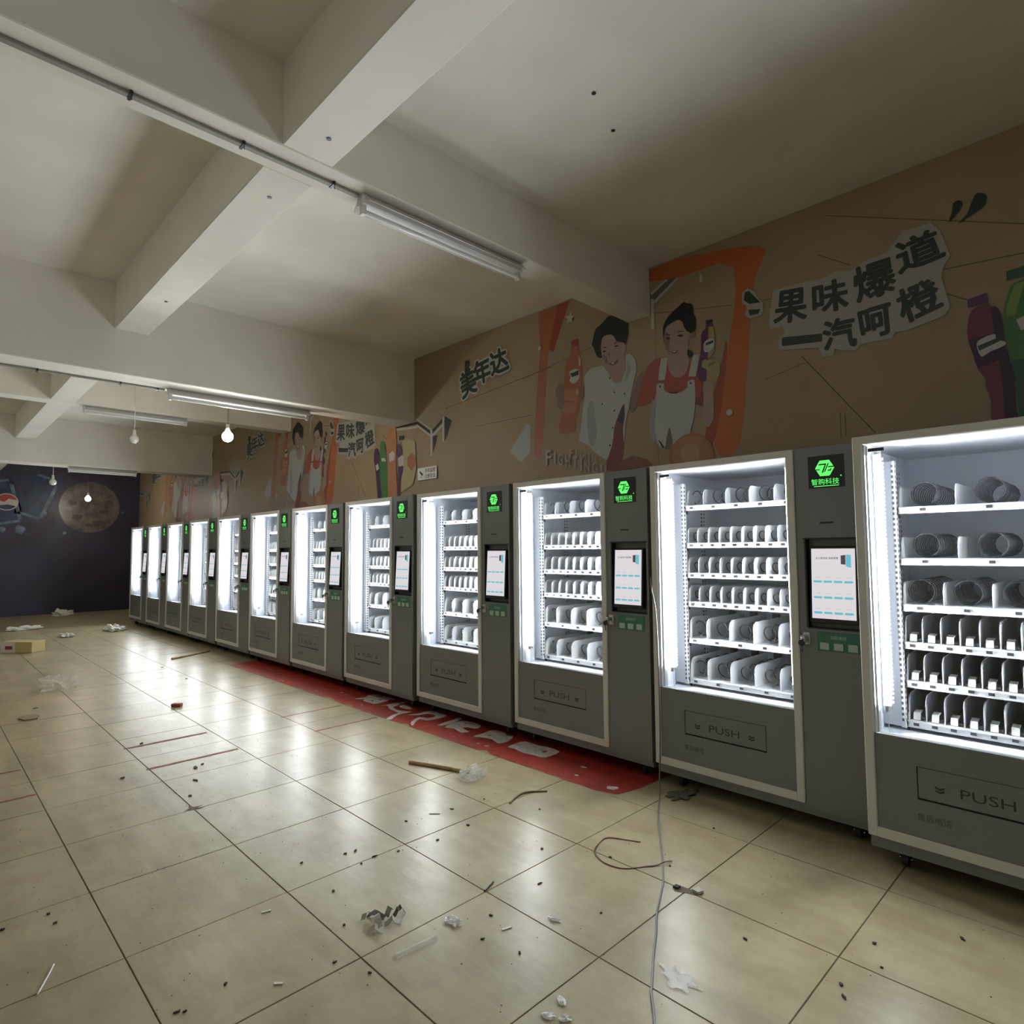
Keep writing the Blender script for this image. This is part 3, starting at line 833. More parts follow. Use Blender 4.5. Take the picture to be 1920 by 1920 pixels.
def m_castor():
    m = MB()
    m.bbox(-0.036, 0.036, -0.030, 0.030, 0.080, 0.086, 0.002)
    for s in (-1, 1):
        m.prism([(-0.018, 0.08), (0.018, 0.08), (0.026, 0.035), (0.014, 0.025)], 'x', s * 0.0175 - 0.002, s * 0.0175 + 0.002)
    return m
def m_wheel():
    m = MB()
    m.cyl((-0.013, 0.02, 0.032), (0.013, 0.02, 0.032), 0.032, 0.032, 18)
    return m
def m_axle():
    m = MB()
    m.cyl((-0.026, 0.02, 0.032), (0.026, 0.02, 0.032), 0.007, 0.007, 8)
    return m
def m_tube():
    m = MB()
    m.cyl((0.072, 0.082, 0.712), (0.072, 0.082, 1.885), 0.0125, 0.0125, 8, caps=False)
    return m
def m_tubecap():
    m = MB()
    m.cyl((0.072, 0.082, 0.685), (0.072, 0.082, 0.712), 0.014, 0.014, 12)
    m.cyl((0.072, 0.082, 1.885), (0.072, 0.082, 1.91), 0.014, 0.014, 12)
    m.box(0.055, 0.089, 0.096, 0.102, 0.69, 1.905)
    m.cyl((0.078, 0.085, 0.588), (0.072, 0.085, 0.69), 0.0018, 0.0018, 5)
    return m
def m_beads():
    m = MB()
    for k in range(58):
        z = 0.72 + k * 0.02
        m.box(0.092, 0.099, 0.094, 0.100, z, z + 0.011)
    return m
def m_post():
    m = MB()
    m.box(0.108, 0.126, 0.165, 0.195, 0.60, 1.86)
    m.box(0.030, 0.108, 0.188, 0.192, 0.60, 1.86)
    return m
def m_postr():
    return MB().box(0.030, 0.050, 0.55, 0.58, 0.60, 1.86)
def m_postx(y):
    return MB().box(0.846, 0.858, y, y + 0.03, 0.60, 1.86)
def m_holes(x, y):
    m = MB()
    for k in range(48):
        z = 0.63 + k * 0.0255
        m.box(x + 0.004, x + 0.013, y - 0.0012, y, z, z + 0.013)
        m.box(x + 0.018, x + 0.0192, y + 0.008, y + 0.02, z, z + 0.013)
    return m
def m_door_tag():
    return MB().box(0.062, 0.128, -0.0025, -0.0012, 1.892, 1.908)

SX0, SX1, SY0, SY1 = 0.130, 0.845, 0.190, 0.740
def m_tray():
    m = MB()
    m.box(SX0, SX1, SY0, SY1, 0.016, 0.019)
    m.box(SX0, SX1, SY0 - 0.006, SY0, -0.014, 0.017)
    m.box(SX0, SX1, SY0 - 0.009, SY0 - 0.006, 0.010, 0.017)
    m.box(SX0, SX0 + 0.003, SY0, SY1, 0.0, 0.05)
    m.box(SX1 - 0.003, SX1, SY0, SY1, 0.0, 0.05)
    return m
def m_bracket():
    m = MB()
    m.prism([(SY0 - 0.012, 0.012), (SY0 + 0.02, 0.012), (SY0 + 0.02, -0.034), (SY0 + 0.006, -0.034)], 'x', SX0 - 0.004, SX0 + 0.001)
    return m
def m_divider(h):
    m = MB()
    y0, y1 = SY0 + 0.004, SY1 - 0.02
    r = min(0.045, h * 0.4)
    pr = [(y0, 0.019)]
    for k in range(6):
        a = math.pi - k * (math.pi / 2) / 5
        pr.append((y0 + r + r * math.cos(a), 0.019 + h - r + r * math.sin(a)))
    pr += [(y1, 0.019 + h), (y1, 0.019)]
    m.prism(pr, 'x', -0.0018, 0.0018)
    return m
def m_coil(d, turns, wire, seg=14, length=0.49):
    m = MB()
    pts = []
    n = int(turns * seg)
    for k in range(n + 1):
        a = 2 * math.pi * k / seg + 0.6
        pts.append((d / 2 * math.sin(a), SY0 + 0.018 + length * k / n, 0.021 + wire + d / 2 - d / 2 * math.cos(a)))
    m.tube(pts, wire, 5)
    return m
def m_motor():
    return MB().bbox(-0.022, 0.022, SY1 - 0.05, SY1 - 0.024, 0.105, 0.150, 0.002).box(-0.005, 0.005, SY1 - 0.04, SY1 - 0.03, 0.018, 0.108)
def m_tag():
    m = MB()
    m.box(-0.011, 0.011, SY0 - 0.0105, SY0 - 0.0088, -0.003, 0.010)
    return m
def m_belt():
    m = MB()
    m.bbox(-0.027, 0.027, SY0 + 0.02, SY1 - 0.03, 0.0195, 0.034, 0.004)
    return m
def m_pusher():
    m = MB()
    m.prism([(SY0 + 0.006, 0.022), (SY0 + 0.010, 0.022), (SY0 + 0.020, 0.050), (SY0 + 0.060, 0.056), (SY0 + 0.060, 0.060), (SY0 + 0.016, 0.054)], 'x', -0.014, 0.014)
    return m

SPRING_ROWS = [  # rail height, lane pitch, lanes, first lane centre, divider height, coil key
    (1.700, 0.1475, 5, 0.1720, 0.100, ('wide', 0.090, 4.5, 0.0034)),
    (1.463, 0.0715, 10, 0.1650, 0.098, ('narrow', 0.060, 5.0, 0.0032)),
    (1.275, 0.0715, 10, 0.1650, 0.098, ('narrow', 0.060, 5.0, 0.0032)),
    (1.095, 0.0715, 10, 0.1650, 0.098, ('narrow', 0.060, 5.0, 0.0032)),
    (0.868, 0.1475, 5, 0.1720, 0.125, ('low', 0.096, 4.2, 0.0034)),
    (0.618, 0.1475, 5, 0.1720, 0.125, ('low', 0.096, 4.2, 0.0034))]
BELT_ROWS = [
    (1.618, 0.2500, 3, 0.2300, 0.100, ('dense', 0.112, 11, 0.0025)),
    (1.374, 0.2500, 3, 0.2300, 0.100, ('dense', 0.112, 11, 0.0025)),
    (1.156, 0.1800, 4, 0.2000, 0.105, ('dense', 0.112, 11, 0.0025)),
    (0.980, 0.0720, 10, 0.1640, 0.118, None),
    (0.800, 0.0720, 10, 0.1640, 0.118, None),
    (0.617, 0.0720, 10, 0.1640, 0.118, None)]

def vending_machine(label, x, y, rows, level, group='grey vending machines in the row'):
    """level 2: every lane; 1: shelves only; origin at the front left foot"""
    t = thing('vending_machine', label, 'vending machine', (x, y, 0), 0, group)
    P = lambda nm, key, fn, m, par=t, loc=(0, 0, 0), rot=None: link(nm, cached(key, fn, m), par, loc, rot)
    P('cabinet_shell', 'cabinet_shell', m_shell, 'machine_grey')
    P('inner_liner', 'inner_liner', m_liner, 'liner_white')
    P('door_frame', 'door_frame', m_frame, 'frame_white')
    P('door_profile', 'door_profile', m_profile, 'aluminium')
    P('door_profile', 'door_profile_b', m_profile2, 'aluminium')
    lp = P('lower_panel', 'lower_panel', m_lower, 'machine_grey')
    P('flap_gap', 'flap_gap', m_gap, 'machine_dark', lp)
    P('service_lettering', 'service_lettering', m_service, 'print_grey', lp)
    fl = P('delivery_flap', 'delivery_flap', m_flap, 'machine_grey')
    P('push_lettering', 'push_lettering', m_push, 'print_dark', fl)
    P('chevron', 'chevron_a', lambda: m_chev(0.283), 'print_dark', fl)
    P('chevron', 'chevron_b', lambda: m_chev(0.608), 'print_dark', fl)
    gl = link('glass_pane', cached('glass_pane', lambda: MB().box(0.047, 0.838, 0.0, 0.0012, 0.60, 1.927), 'door_glass'), t)
    P('glass_tag', 'glass_tag', m_door_tag, 'print_dark', gl)
    cd = P('control_door', 'control_door', m_cdoor, 'machine_grey')
    P('bay_rim', 'bay_rim', m_bayrim, 'machine_dark', cd)
    P('card_slot', 'card_slot', m_slot, 'machine_dark', cd)
    lo = P('logo_plate', 'logo_plate', m_logo_plate, 'black_plastic')
    P('green_logo', 'green_logo', m_logo, 'logo_green', lo)
    P('logo_cut', 'logo_cut', m_logo_cut, 'black_plastic', lo)
    sk = P('button_panel', 'button_panel', m_sticker, 'sticker_green')
    P('button_print', 'button_print', m_sticker_txt, 'sticker_pale', sk)
    lk = P('door_lock', 'door_lock', m_lock, 'steel')
    P('key', 'key', m_key, 'wire_black', lk)
    mo = P('monitor', 'monitor', m_monitor, 'black_plastic', t, (1.060, 0.004, 1.262), (R(-3.0), 0, 0))
    P('screen', 'screen', m_screen, 'screen_white', mo)
    _s = P('screen_buttons', 'ui_blue', m_ui_blue, 'screen_blue', mo)
    _s['kind'] = 'stuff'
    P('screen_title', 'ui_ink', m_ui_ink, 'screen_ink', mo)
    _s = P('screen_captions', 'ui_pink', m_ui_pink, 'screen_pink', mo)
    _s['kind'] = 'stuff'
    P('plinth', 'plinth', m_plinth, 'machine_grey')
    for cx, cyy in ((0.12, 0.075), (1.10, 0.075), (0.12, 0.70), (1.10, 0.70)):
        c = P('castor', 'castor', m_castor, 'black_plastic', t, (cx, cyy, 0))
        P('castor_wheel', 'castor_wheel', m_wheel, 'rubber', c)
        P('castor_axle', 'castor_axle', m_axle, 'steel', c)
    tb = P('light_tube', 'light_tube', m_tube, 'led_light')
    P('tube_holder', 'tube_holder', m_tubecap, 'aluminium', tb)
    tr = P('light_tube', 'light_tube_fill', m_tube, 'led_light_fill', t, (0.742, 0.0, 0.0))  # second tube, unseen behind the door frame, added to even out interior light
    P('tube_holder', 'tube_holder', m_tubecap, 'aluminium', tr)
    P('light_beads', 'light_beads', m_beads, 'led_strip_light', tb)
    po = P('upright', 'upright', m_post, 'shelf_white')
    P('slot_row', 'slot_row', lambda: m_holes(0.107, 0.165), 'print_dark', po)
    pr = P('upright', 'upright_rear', m_postr, 'shelf_white')
    P('upright', 'upright_c', lambda: m_postx(0.165), 'shelf_white')
    P('upright', 'upright_d', lambda: m_postx(0.55), 'shelf_white')
    P('slot_row', 'slot_row_rear', lambda: m_holes(0.031, 0.55), 'print_dark', pr)
    for z, pitch, lanes, c0, h, coil in rows:
        sh = P('shelf', 'shelf', m_tray, 'shelf_white', t, (0, 0, z))
        if level < 2:
            continue
        P('shelf_bracket', 'shelf_bracket', m_bracket, 'black_plastic', sh)
        dm = 'divider_white' if coil else 'divider_grey'
        for k in range(lanes):
            xc = c0 + k * pitch
            xd = max(SX0 + 0.004, xc - pitch / 2 + 0.002)
            P('lane_divider', 'lane_divider_%g_%s' % (h, dm), lambda: m_divider(h), dm, sh, (xd, 0, 0))
            P('price_tag', 'price_tag', m_tag, 'print_dark', sh, (xc, 0, 0))
            if coil:
                P('spiral_coil', 'spiral_coil_' + coil[0], lambda: m_coil(coil[1], coil[2], coil[3]), 'wire_black', sh, (xc, 0, 0))
                if coil[0] == 'low':
                    P('coil_motor', 'coil_motor', m_motor, 'black_plastic', sh, (xc, 0, 0))
            else:
                P('conveyor_belt', 'conveyor_belt', m_belt, 'belt_grey', sh, (xc + 0.002, 0, 0))
                P('belt_pusher', 'belt_pusher', m_pusher, 'white_plastic', sh, (xc, 0, 0))
    return t

PITCH = 1.2474
XO = [0, 0.030, 0.022, 0.019, 0.015, -0.009, -0.009, -0.002, -0.02, -0.001, 0.005, 0.010]
YO = [-0.108, 0.041, 0.060, 0.046, 0.016, 0.014, 0.005, 0.0, 0.0, 0.0, 0.0, 0.0]
MLAB = ['grey vending machine whose lower shelves hold white belt pushers instead of springs',
        'grey vending machine between the belt-pusher machine and the hanging cable',
        'grey vending machine directly beside the hanging cable, over the end of the red floor strip',
        'grey vending machine standing next in line behind the one at the red strip end',
        'grey vending machine with the small white camera notice on the wall just above its side',
        'grey vending machine, third along the row from the one beside the hanging cable',
        'grey vending machine standing over the red strip end where lettering has worn off',
        'grey vending machine, fifth in the row counted from the navy wall',
        'grey vending machine, fourth in the row counted from the navy wall',
        'grey vending machine, third in the row counted from the navy wall',
        'grey vending machine, second in the row counted from the navy wall',
        'grey vending machine at the end of the row closest to the navy wall']
for n in range(12):
    vending_machine(MLAB[n], -n * PITCH + XO[n], YO[n], BELT_ROWS if n == 0 else SPRING_ROWS, 2 if n < 8 else 1)

# ------------------------------------------------------------------ printed wall mural, repeated along the wall
INK = {'orange': (0.66, 0.15, 0.012), 'orange2': (0.55, 0.17, 0.05), 'redband': (0.47, 0.075, 0.025), 'tanlight': (0.44, 0.36, 0.24),
       'dark': (0.035, 0.032, 0.035), 'white': (0.68, 0.69, 0.66), 'slogwhite': (0.54, 0.51, 0.45), 'pale': (0.50, 0.50, 0.50), 'grey': (0.22, 0.19, 0.16),
       'orangered': (0.52, 0.14, 0.055), 'redcap': (0.42, 0.045, 0.03), 'orange3': (0.60, 0.24, 0.08), 'ink': (0.032, 0.055, 0.042),
       'cream': (0.72, 0.60, 0.40), 'cream2': (0.58, 0.50, 0.26), 'skin': (0.52, 0.36, 0.30), 'skin2': (0.34, 0.20, 0.165), 'maroon': (0.28, 0.045, 0.06),
       'maroon2': (0.33, 0.11, 0.07), 'navy': (0.06, 0.05, 0.085), 'coat': (0.60, 0.63, 0.60), 'coatshade': (0.42, 0.46, 0.47), 'hair': (0.010, 0.009, 0.014),
       'lip': (0.32, 0.09, 0.09), 'shirt': (0.50, 0.085, 0.04), 'brown': (0.25, 0.17, 0.13), 'purple': (0.15, 0.025, 0.17), 'purpledark': (0.06, 0.018, 0.07),
       'olive': (0.46, 0.41, 0.13), 'fruit': (0.52, 0.20, 0.07), 'fruit2': (0.56, 0.26, 0.09), 'fruit3': (0.62, 0.38, 0.17), 'crimson': (0.24, 0.03, 0.07),
       'green': (0.06, 0.26, 0.06), 'greendark': (0.02, 0.14, 0.07), 'lime': (0.25, 0.42, 0.06), 'seam': (0.20, 0.125, 0.06), 'letterpale': (0.60, 0.50, 0.44)}
for k, c in INK.items():
    _g = sum(c) / 3
    mat('ink_' + k, tuple((v * 0.88 + _g * 0.12) * 0.66 for v in c), 0.42)

PY = WALL_Y - 0.0065
_order = []
for part, _c, _p in MURAL:
    if part not in _order:
        _order.append(part)
def mural_part(part):
    """flat print: every patch lies a hair in front of the patch it overprints"""
    key = 'mural_' + part
    if key in _MC:
        return _MC[key]
    m, mats = MB(), []
    base = _order.index(part) * 0.0006 if part in _order else 0.0
    k = 0
    for pn, col, pts in MURAL:
        if pn != part:
            continue
        if col not in mats:
            mats.append(col)
        p3 = [Vector((x, 0, z)) for x, z in pts]
        if len(p3) > 6 and not part.startswith('bench') and col != 'slogwhite':
            p3 = catmull(p3, 3, True)
        y = PY - base - k * 0.00008
        m.poly([(p.x, y, min(p.z, CEIL - 0.015)) for p in p3], mats.index(col))
        k += 1
    if part == 'slogan':
        mats_ink = mats.index('ink')
        for ch in '果味爆道一汽呵橙':
            glyph(m, ch, GLYPHS[ch], PY - base - 0.0012, mats_ink, 0.007)
    _MC[key] = m.mesh(part, ['ink_' + c for c in mats])
    return _MC[key]
def glyph(m, ch, quad, y, mi, bold, grow=0.0):
    """one character stretched over its quad; heavy strokes come from overprinted, slightly shifted copies"""
    vs, fs, (x0, x1, y0, y1) = text_mesh_data(ch)
    TL, TR, BR, BL = [Vector(q) for q in quad]
    if grow:
        c = (TL + TR + BR + BL) / 4
        TL, TR, BR, BL = [q + (q - c) * grow for q in (TL, TR, BR, BL)]
    shifts = [(0, 0)] + [(bold * math.cos(R(a)), bold * math.sin(R(a))) for a in range(0, 360, 45)]
    for k, (du, dv) in enumerate(shifts):
        out = []
        for x, z in vs:
            u, v = (x - x0) / (x1 - x0), (z - y0) / (y1 - y0)
            p = BL * (1 - u) * (1 - v) + BR * u * (1 - v) + TR * u * v + TL * (1 - u) * v
            out.append((p.x + du, y - k * 0.00004, p.y + dv))
        m.add(out, fs, mi)
def brand_mesh():
    if 'mural_brand' not in _MC:
        m = MB()
        for ch in '美年达':
            glyph(m, ch, GLYPHS[ch], PY - 0.0102, 0, 0.030)
        for ch in '美年达':
            glyph(m, ch, GLYPHS[ch], PY - 0.0108, 1, 0.010)
        m.poly([(-4.165, PY - 0.0106, 3.52), (-4.10, PY - 0.0106, 3.52), (-4.09, PY - 0.0106, 3.38), (-4.17, PY - 0.0106, 3.36)], 1)
        _MC['mural_brand'] = m.mesh('brand_lettering', ['ink_white', 'ink_ink'])
    return _MC['mural_brand']
def cheer_mesh():
    if 'mural_cheer' not in _MC:
        m = MB()
        def run(txt, x0, z0, dx, dz, w, h):
            x, z = x0, z0
            for i, ch in enumerate(txt):
                f = 1.3 if i == 0 else 1.0
                vs, fs, (a, b, c, d) = text_mesh_data(ch, 0.015)
                kx = f * (0.35 if ch in 'I!' else 1.0) * w / max(0.05, b - a)
                kz = f * h / max(0.3, d - c)
                m.add([(x + (px - a) * kx, PY - 0.0112 - i * 0.00005, z - f * h + (py - c) * kz) for px, py in vs], fs, 0)
                x += dx * (0.6 if ch in 'I!' else 1.12) + (0.02 if i == 0 else 0)
                z += dz
        run('FIGHTING!!', -2.985, 2.385, 0.079, -0.024, 0.058, 0.112)
        run('FIGHT!!', -2.686, 2.362, 0.047, -0.016, 0.034, 0.060)
        _MC['mural_cheer'] = m.mesh('cheer_lettering', ['ink_letterpale'])
    return _MC['mural_cheer']
def star_mesh():
    if 'mural_star' not in _MC:
        m = MB()
        cx, cz = -2.658, 3.582
        m.poly([(cx + (0.062 if i % 2 == 0 else 0.026) * math.sin(math.pi * i / 5 + 0.2), PY - 0.011, cz + (0.062 if i % 2 == 0 else 0.026) * math.cos(math.pi * i / 5 + 0.2)) for i in range(10)])
        for dx, dz, r in ((-3.046, 3.393, 0.022), (-1.143, 2.447, 0.024)):
            m.poly([(dx + r * math.cos(R(30 * i)), PY - 0.011, dz + r * math.sin(R(30 * i))) for i in range(12)])
        _MC['mural_star'] = m.mesh('star_print', ['ink_white'])
    return _MC['mural_star']
def seam_mesh():
    if 'mural_seam' not in _MC:
        m = MB()
        S = [((-0.429, 3.661), (0.575, 3.208), .006), ((0.199, 3.078), (0.9, 3.02), .008), ((-0.87, 3.215), (-0.048, 3.114), .005), ((-0.496, 3.417), (-0.297, 3.276), .006),
             ((-0.618, 2.746), (-0.194, 2.159), .008), ((0.207, 2.93), (0.305, 2.864), .008), ((-3.288, 3.142), (-2.418, 3.252), .006), ((-1.803, 3.381), (-1.1, 3.248), .006),
             ((-4.53, 3.057), (-2.9, 3.18), .007), ((-4.02, 2.774), (-3.171, 2.761), .006), ((-1.76, 3.388), (-1.76, 2.0), .004), ((-0.87, 2.64), (-0.6, 2.70), .005), ((-0.393, 2.325), (-0.393, 2.16), .006), ((-0.364, 2.311), (-0.364, 2.16), .006)]
        for (xa, za), (xb, zb), w in S:
            n = Vector((-(zb - za), xb - xa)).normalized() * (w / 2)
            m.poly([(xa + n.x, PY - 0.0002, za + n.y), (xb + n.x, PY - 0.0002, zb + n.y), (xb - n.x, PY - 0.0002, zb - n.y), (xa - n.x, PY - 0.0002, za - n.y)])
        _MC['mural_seam'] = m.mesh('plank_lines', ['ink_seam'])
    return _MC['mural_seam']

PERIOD = 6.03
MUL = ['tan drinks mural sheet with couple whose slogan lettering is fully uncovered',
       'tan drinks mural sheet whose slogan is partly hidden under a deep ceiling beam',
       'tan drinks mural sheet reaching the corner with the navy wall']
NEARB = ['bottle_purple', 'bottle_green']
FARB = ['bottle_purple_far', 'bottle_green_far', 'bottle_orange_far', 'bottle_violet_far', 'fruit_far']
CLEAN = {'bench_print2': 'bench_print', 'bench_print3': 'bench_print', 'bottle_purple_far': 'purple_bottle_print', 'bottle_green_far': 'green_bottle_print', 'bottle_orange_far': 'orange_bottle_print',
         'bottle_violet_far': 'violet_bottle_print', 'fruit_far': 'fruit_print', 'bottle_purple': 'purple_bottle_print', 'bottle_green': 'green_bottle_print',
         'orange_bottle': 'orange_bottle_print', 'purple_bottle': 'held_bottle_print', 'orange_slice': 'orange_slice_print', 'slogan': 'slogan_lettering'}
for s in range(3):
    x1 = 0.96 - s * PERIOD
    x0 = max(x1 - PERIOD, END_X)
    t = thing('wall_mural', MUL[s], 'mural', (0, 0, 0), 0, 'printed drinks murals along the wall')
    MB().box(x0, x1, WALL_Y - 0.006, WALL_Y - 0.0005, 0.02, CEIL - 0.014).build('printed_sheet', 'sheet_tan', t)
    for part in ['orange_frame', 'bench_print', 'paper_cone', 'bench_print2', 'bench_print3', 'orange_bottle', 'printed_man', 'printed_woman', 'purple_bottle', 'orange_slice', 'slogan']:
        dx = -s * (6.2 if part == 'slogan' else PERIOD)
        link(CLEAN.get(part, part), mural_part(part), t, (dx, 0, 0))
    for part in (NEARB if s == 0 else FARB):
        link(CLEAN[part], mural_part(part), t, (0 if s == 0 else -(s - 1) * 6.08, 0, 0))
    for nm, fn in (('brand_lettering', brand_mesh), ('cheer_lettering', cheer_mesh), ('star_print', star_mesh), ('plank_lines', seam_mesh)):
        link(nm, fn(), t, (-s * PERIOD, 0, 0))

# small notice on the mural
t = thing('camera_notice', 'small white notice with a camera symbol on the tan wall', 'sign', (-4.852, WALL_Y - 0.007, 2.348))
MB().bbox(-0.185, 0.185, -0.016, -0.0125, -0.073, 0.073, 0.001).build('notice_plate', 'white_plastic', t)
m = MB()
text_on(m, '内有监控', lambda u, v: (-0.035 + u, -0.0168, 0.008 + v), 0.195, 0.048, 0.012)
text_on(m, '注意安全', lambda u, v: (-0.035 + u, -0.0168, -0.056 + v), 0.195, 0.048, 0.012)
m.poly([(-0.15, -0.0168, 0.025), (-0.135, -0.0168, 0.037), (-0.075, -0.0168, -0.002), (-0.085, -0.0168, -0.022), (-0.105, -0.0168, -0.018)])
m.poly([(-0.12, -0.0168, -0.03), (-0.10, -0.0168, -0.03), (-0.10, -0.0168, -0.04), (-0.12, -0.0168, -0.04)])
m.build('notice_print', 'print_grey', t)

# ------------------------------------------------------------------ print on the end wall
mat('planet', (0.14, 0.115, 0.10), 0.32, noise=(5.5, 0.45))
mat('can_blue', (0.018, 0.033, 0.09), 0.45, noise=(5, 0.8))
mat('can_light', (0.11, 0.16, 0.23), 0.45, noise=(6, 0.7))
mat('emblem_red', (0.40, 0.035, 0.03), 0.45)
mat('emblem_white', (0.55, 0.53, 0.47), 0.45)
mat('space_dust', (0.034, 0.028, 0.055), 0.5, noise=(2, 0.5))
t = thing('space_mural', 'dark navy wall print of a cratered planet and floating blue cans', 'mural', (END_X, 0, 0))
EX = 0.002
def disc(cy, cz, ry, rz, x, n=40, jag=0.0):
    return [(x, cy + ry * math.cos(2 * math.pi * i / n) * (1 + random.uniform(-jag, jag)), cz + rz * math.sin(2 * math.pi * i / n) * (1 + random.uniform(-jag, jag))) for i in range(n)]
MB().poly(disc(-0.09, 2.60, 0.64, 0.64, EX, 48, 0.012)).build('planet_print', 'planet', t)
mat('crater', (0.09, 0.07, 0.06), 0.6)
for k, (cy_, cz_, r) in enumerate(((-0.35, 2.35, 0.08), (0.1, 2.2, 0.10), (0.2, 2.5, 0.07), (-0.1, 2.15, 0.06), (-0.45, 2.7, 0.07), (0.32, 2.75, 0.06))):
    MB().poly(disc(cy_, cz_, r * 1.4, r * 0.8, EX + 0.001 + k * 0.0001, 14, 0.15)).build('crater_print', 'crater', t)
MB().poly(disc(-2.2, 2.3, 1.3, 1.0, EX - 0.0012, 30, 0.12)).build('dust_print', 'space_dust', t)
for cyc, czc, ang, nm in ((-1.78, 2.62, 0.22, 'can_print'), (-1.15, 2.78, -0.35, 'can_print')):
    ca, sa = math.cos(ang), math.sin(ang)
    T = lambda a, b, x: (x, cyc + a * ca - b * sa, czc + a * sa + b * ca)
    c = MB().poly([T(a, b, EX + 0.001) for a, b in ((-0.27, -0.5), (0.27, -0.5), (0.3, -0.4), (0.3, 0.42), (0.22, 0.56), (-0.22, 0.56), (-0.3, 0.42), (-0.3, -0.4))]).build(nm, 'can_blue', t)
    m = MB()
    m.poly([T(a, b, EX + 0.002) for a, b in ((0.20, -0.45), (0.27, -0.40), (0.27, 0.40), (0.20, 0.44))])
    m.poly([T(a, b, EX + 0.002) for a, b in ((-0.22, 0.50), (0.22, 0.50), (0.18, 0.555), (-0.18, 0.555))])
    m.poly([T(a, b, EX + 0.002) for a, b in ((-0.24, -0.48), (0.24, -0.48), (0.20, -0.42), (-0.20, -0.42))])
    m.build('can_highlight', 'can_light', c)
m = MB()
m.poly([(EX + 0.004, -1.72 + 0.22 * math.cos(R(a)), 2.66 + 0.20 * math.sin(R(a))) for a in range(0, 360, 15)], 0)
m.poly([(EX + 0.005, -1.72 + 0.20 * math.cos(R(a)), 2.66 + 0.18 * math.sin(R(a))) for a in range(15, 166, 15)] + [(EX + 0.005, -1.76, 2.66), (EX + 0.005, -1.68, 2.74)], 1)
m.poly([(EX + 0.005, -1.72 + 0.20 * math.cos(R(a)), 2.66 + 0.18 * math.sin(R(a))) for a in range(210, 331, 15)] + [(EX + 0.005, -1.70, 2.60)], 2)
m.build('round_emblem', ['emblem_white', 'emblem_red', 'can_blue'], t)
m = MB()
for cy_, cz_, r in ((-1.45, 2.02, 0.10), (-1.78, 2.02, 0.06), (-1.0, 2.42, 0.05), (-0.6, 1.95, 0.04), (0.62, 2.5, 0.04)):
    m.poly(disc(cy_, cz_, r, r, EX + 0.003, 10, 0.25))
m.build('ice_print', 'can_light', t)

# ------------------------------------------------------------------ lamps
def tube_lamp(label, x, y0, y1, z, side=1):
    """batten with slanted reflector and bare tube, hanging under a beam"""
    t = thing('tube_lamp', label, 'ceiling lamp', (x, (y0 + y1) / 2, z), 0, 'unlit tube lamps under the beams')
    L = (y1 - y0) / 2
    MB().bbox(-0.03, 0.03, -L, L, -0.055, 0.0, 0.003).build('batten', 'lamp_white', t)
    m = MB()
    for s in (-1, 1):
        m.prism([(s * 0.028, -0.006), (s * 0.082, -0.062), (s * 0.085, -0.060), (s * 0.032, -0.002)], 'y', -L + 0.01, L - 0.01)
    m.build('reflector', 'lamp_reflector', t)
    MB().cyl((0, -L + 0.035, -0.085), (0, L - 0.035, -0.085), 0.014, 0.014, 14).build('tube', 'tube_glass_off', t)
    for s in (-1, 1):
        MB().bbox(-0.016, 0.016, s * (L - 0.02) - 0.014, s * (L - 0.02) + 0.014, -0.105, -0.05, 0.003).build('tube_socket', 'lamp_white', t)
    return t
tube_lamp('white tube lamp under the shallow beam before the big slogan', -1.92, -1.64, -0.42, 3.37)
tube_lamp('white tube lamp under the deep beam that the lit bulb hangs by', -5.40, -1.62, -0.22, 2.99)
tube_lamp('white tube lamp under the shallow beam beside the unlit hanging bulb', -8.62, -1.75, -0.50, 3.37)
tube_lamp('white tube lamp under the deep beam ahead of the navy wall', -12.2, -1.36, -0.30, 2.98)

def bulb(label, x, y, z, top, lit):
    t = thing('hanging_bulb', label, 'light bulb', (x, y, z), 0, 'bulbs hanging on cords')
    MB().tube([(0, 0, 0.12), (0.004, 0.0, (top - z) * 0.6), (0, 0, top - z)], 0.004, 6).build('cord', 'black_plastic' if lit else 'white_plastic', t)
    MB().lathe([(0.0, 0.135), (0.018, 0.13), (0.021, 0.07), (0.024, 0.055), (0.0, 0.05)], n=14).build('bulb_holder', 'white_plastic', t)
    r = 0.056
    pr = [(0.016, 0.07)] + [(r * math.sin(R(a)), r * math.cos(R(a))) for a in range(35, 180, 20)] + [(0.0, -r)]
    MB().lathe(pr, n=12).build('bulb_glass', 'bulb_light' if lit else 'tube_glass_off', t)
    return t
bulb('glowing bulb on a cord near the deep beam tube lamp', -5.72, -0.96, 2.66, CEIL, True)
bulb('unlit white bulb on a cord in front of the long pale beam face', -8.45, -1.20, 2.97, 3.37 + 0.4, False)
bulb('glowing bulb on a cord in front of the printed planet', -15.40, -0.50, 2.66, CEIL, True)
bulb('unlit bulb on a cord in front of the navy wall cans', -12.7, -1.50, 2.73, CEIL, False)

# conduits under the beams
def conduit(label, x, y0, y1, z, clips):
    t = thing('cable_conduit', label, 'conduit', (x, 0, z), 0, 'conduits under the beams')
    MB().bbox(-0.016, 0.016, y0, y1, -0.016, 0.0, 0.003).build('duct', 'conduit_grey', t)
    for y in clips:
        m = MB()
        m.box(-0.024, 0.024, y - 0.006, y + 0.006, -0.019, 0.0)
        m.cyl((0.026, y, -0.045), (0.026, y, 0.0), 0.0018, 0.0018, 5)
        m.build('duct_clip', 'wire_black', t)
conduit('grey cable duct along the underside of the shallow beam by the first tube lamp', -1.925, -6.5, -1.65, 3.37, (-2.72, -2.26, -1.80))
conduit('grey cable duct along the underside of the deep beam', -5.44, -6.5, -1.64, 2.99, (-2.6, -2.0, -1.7))
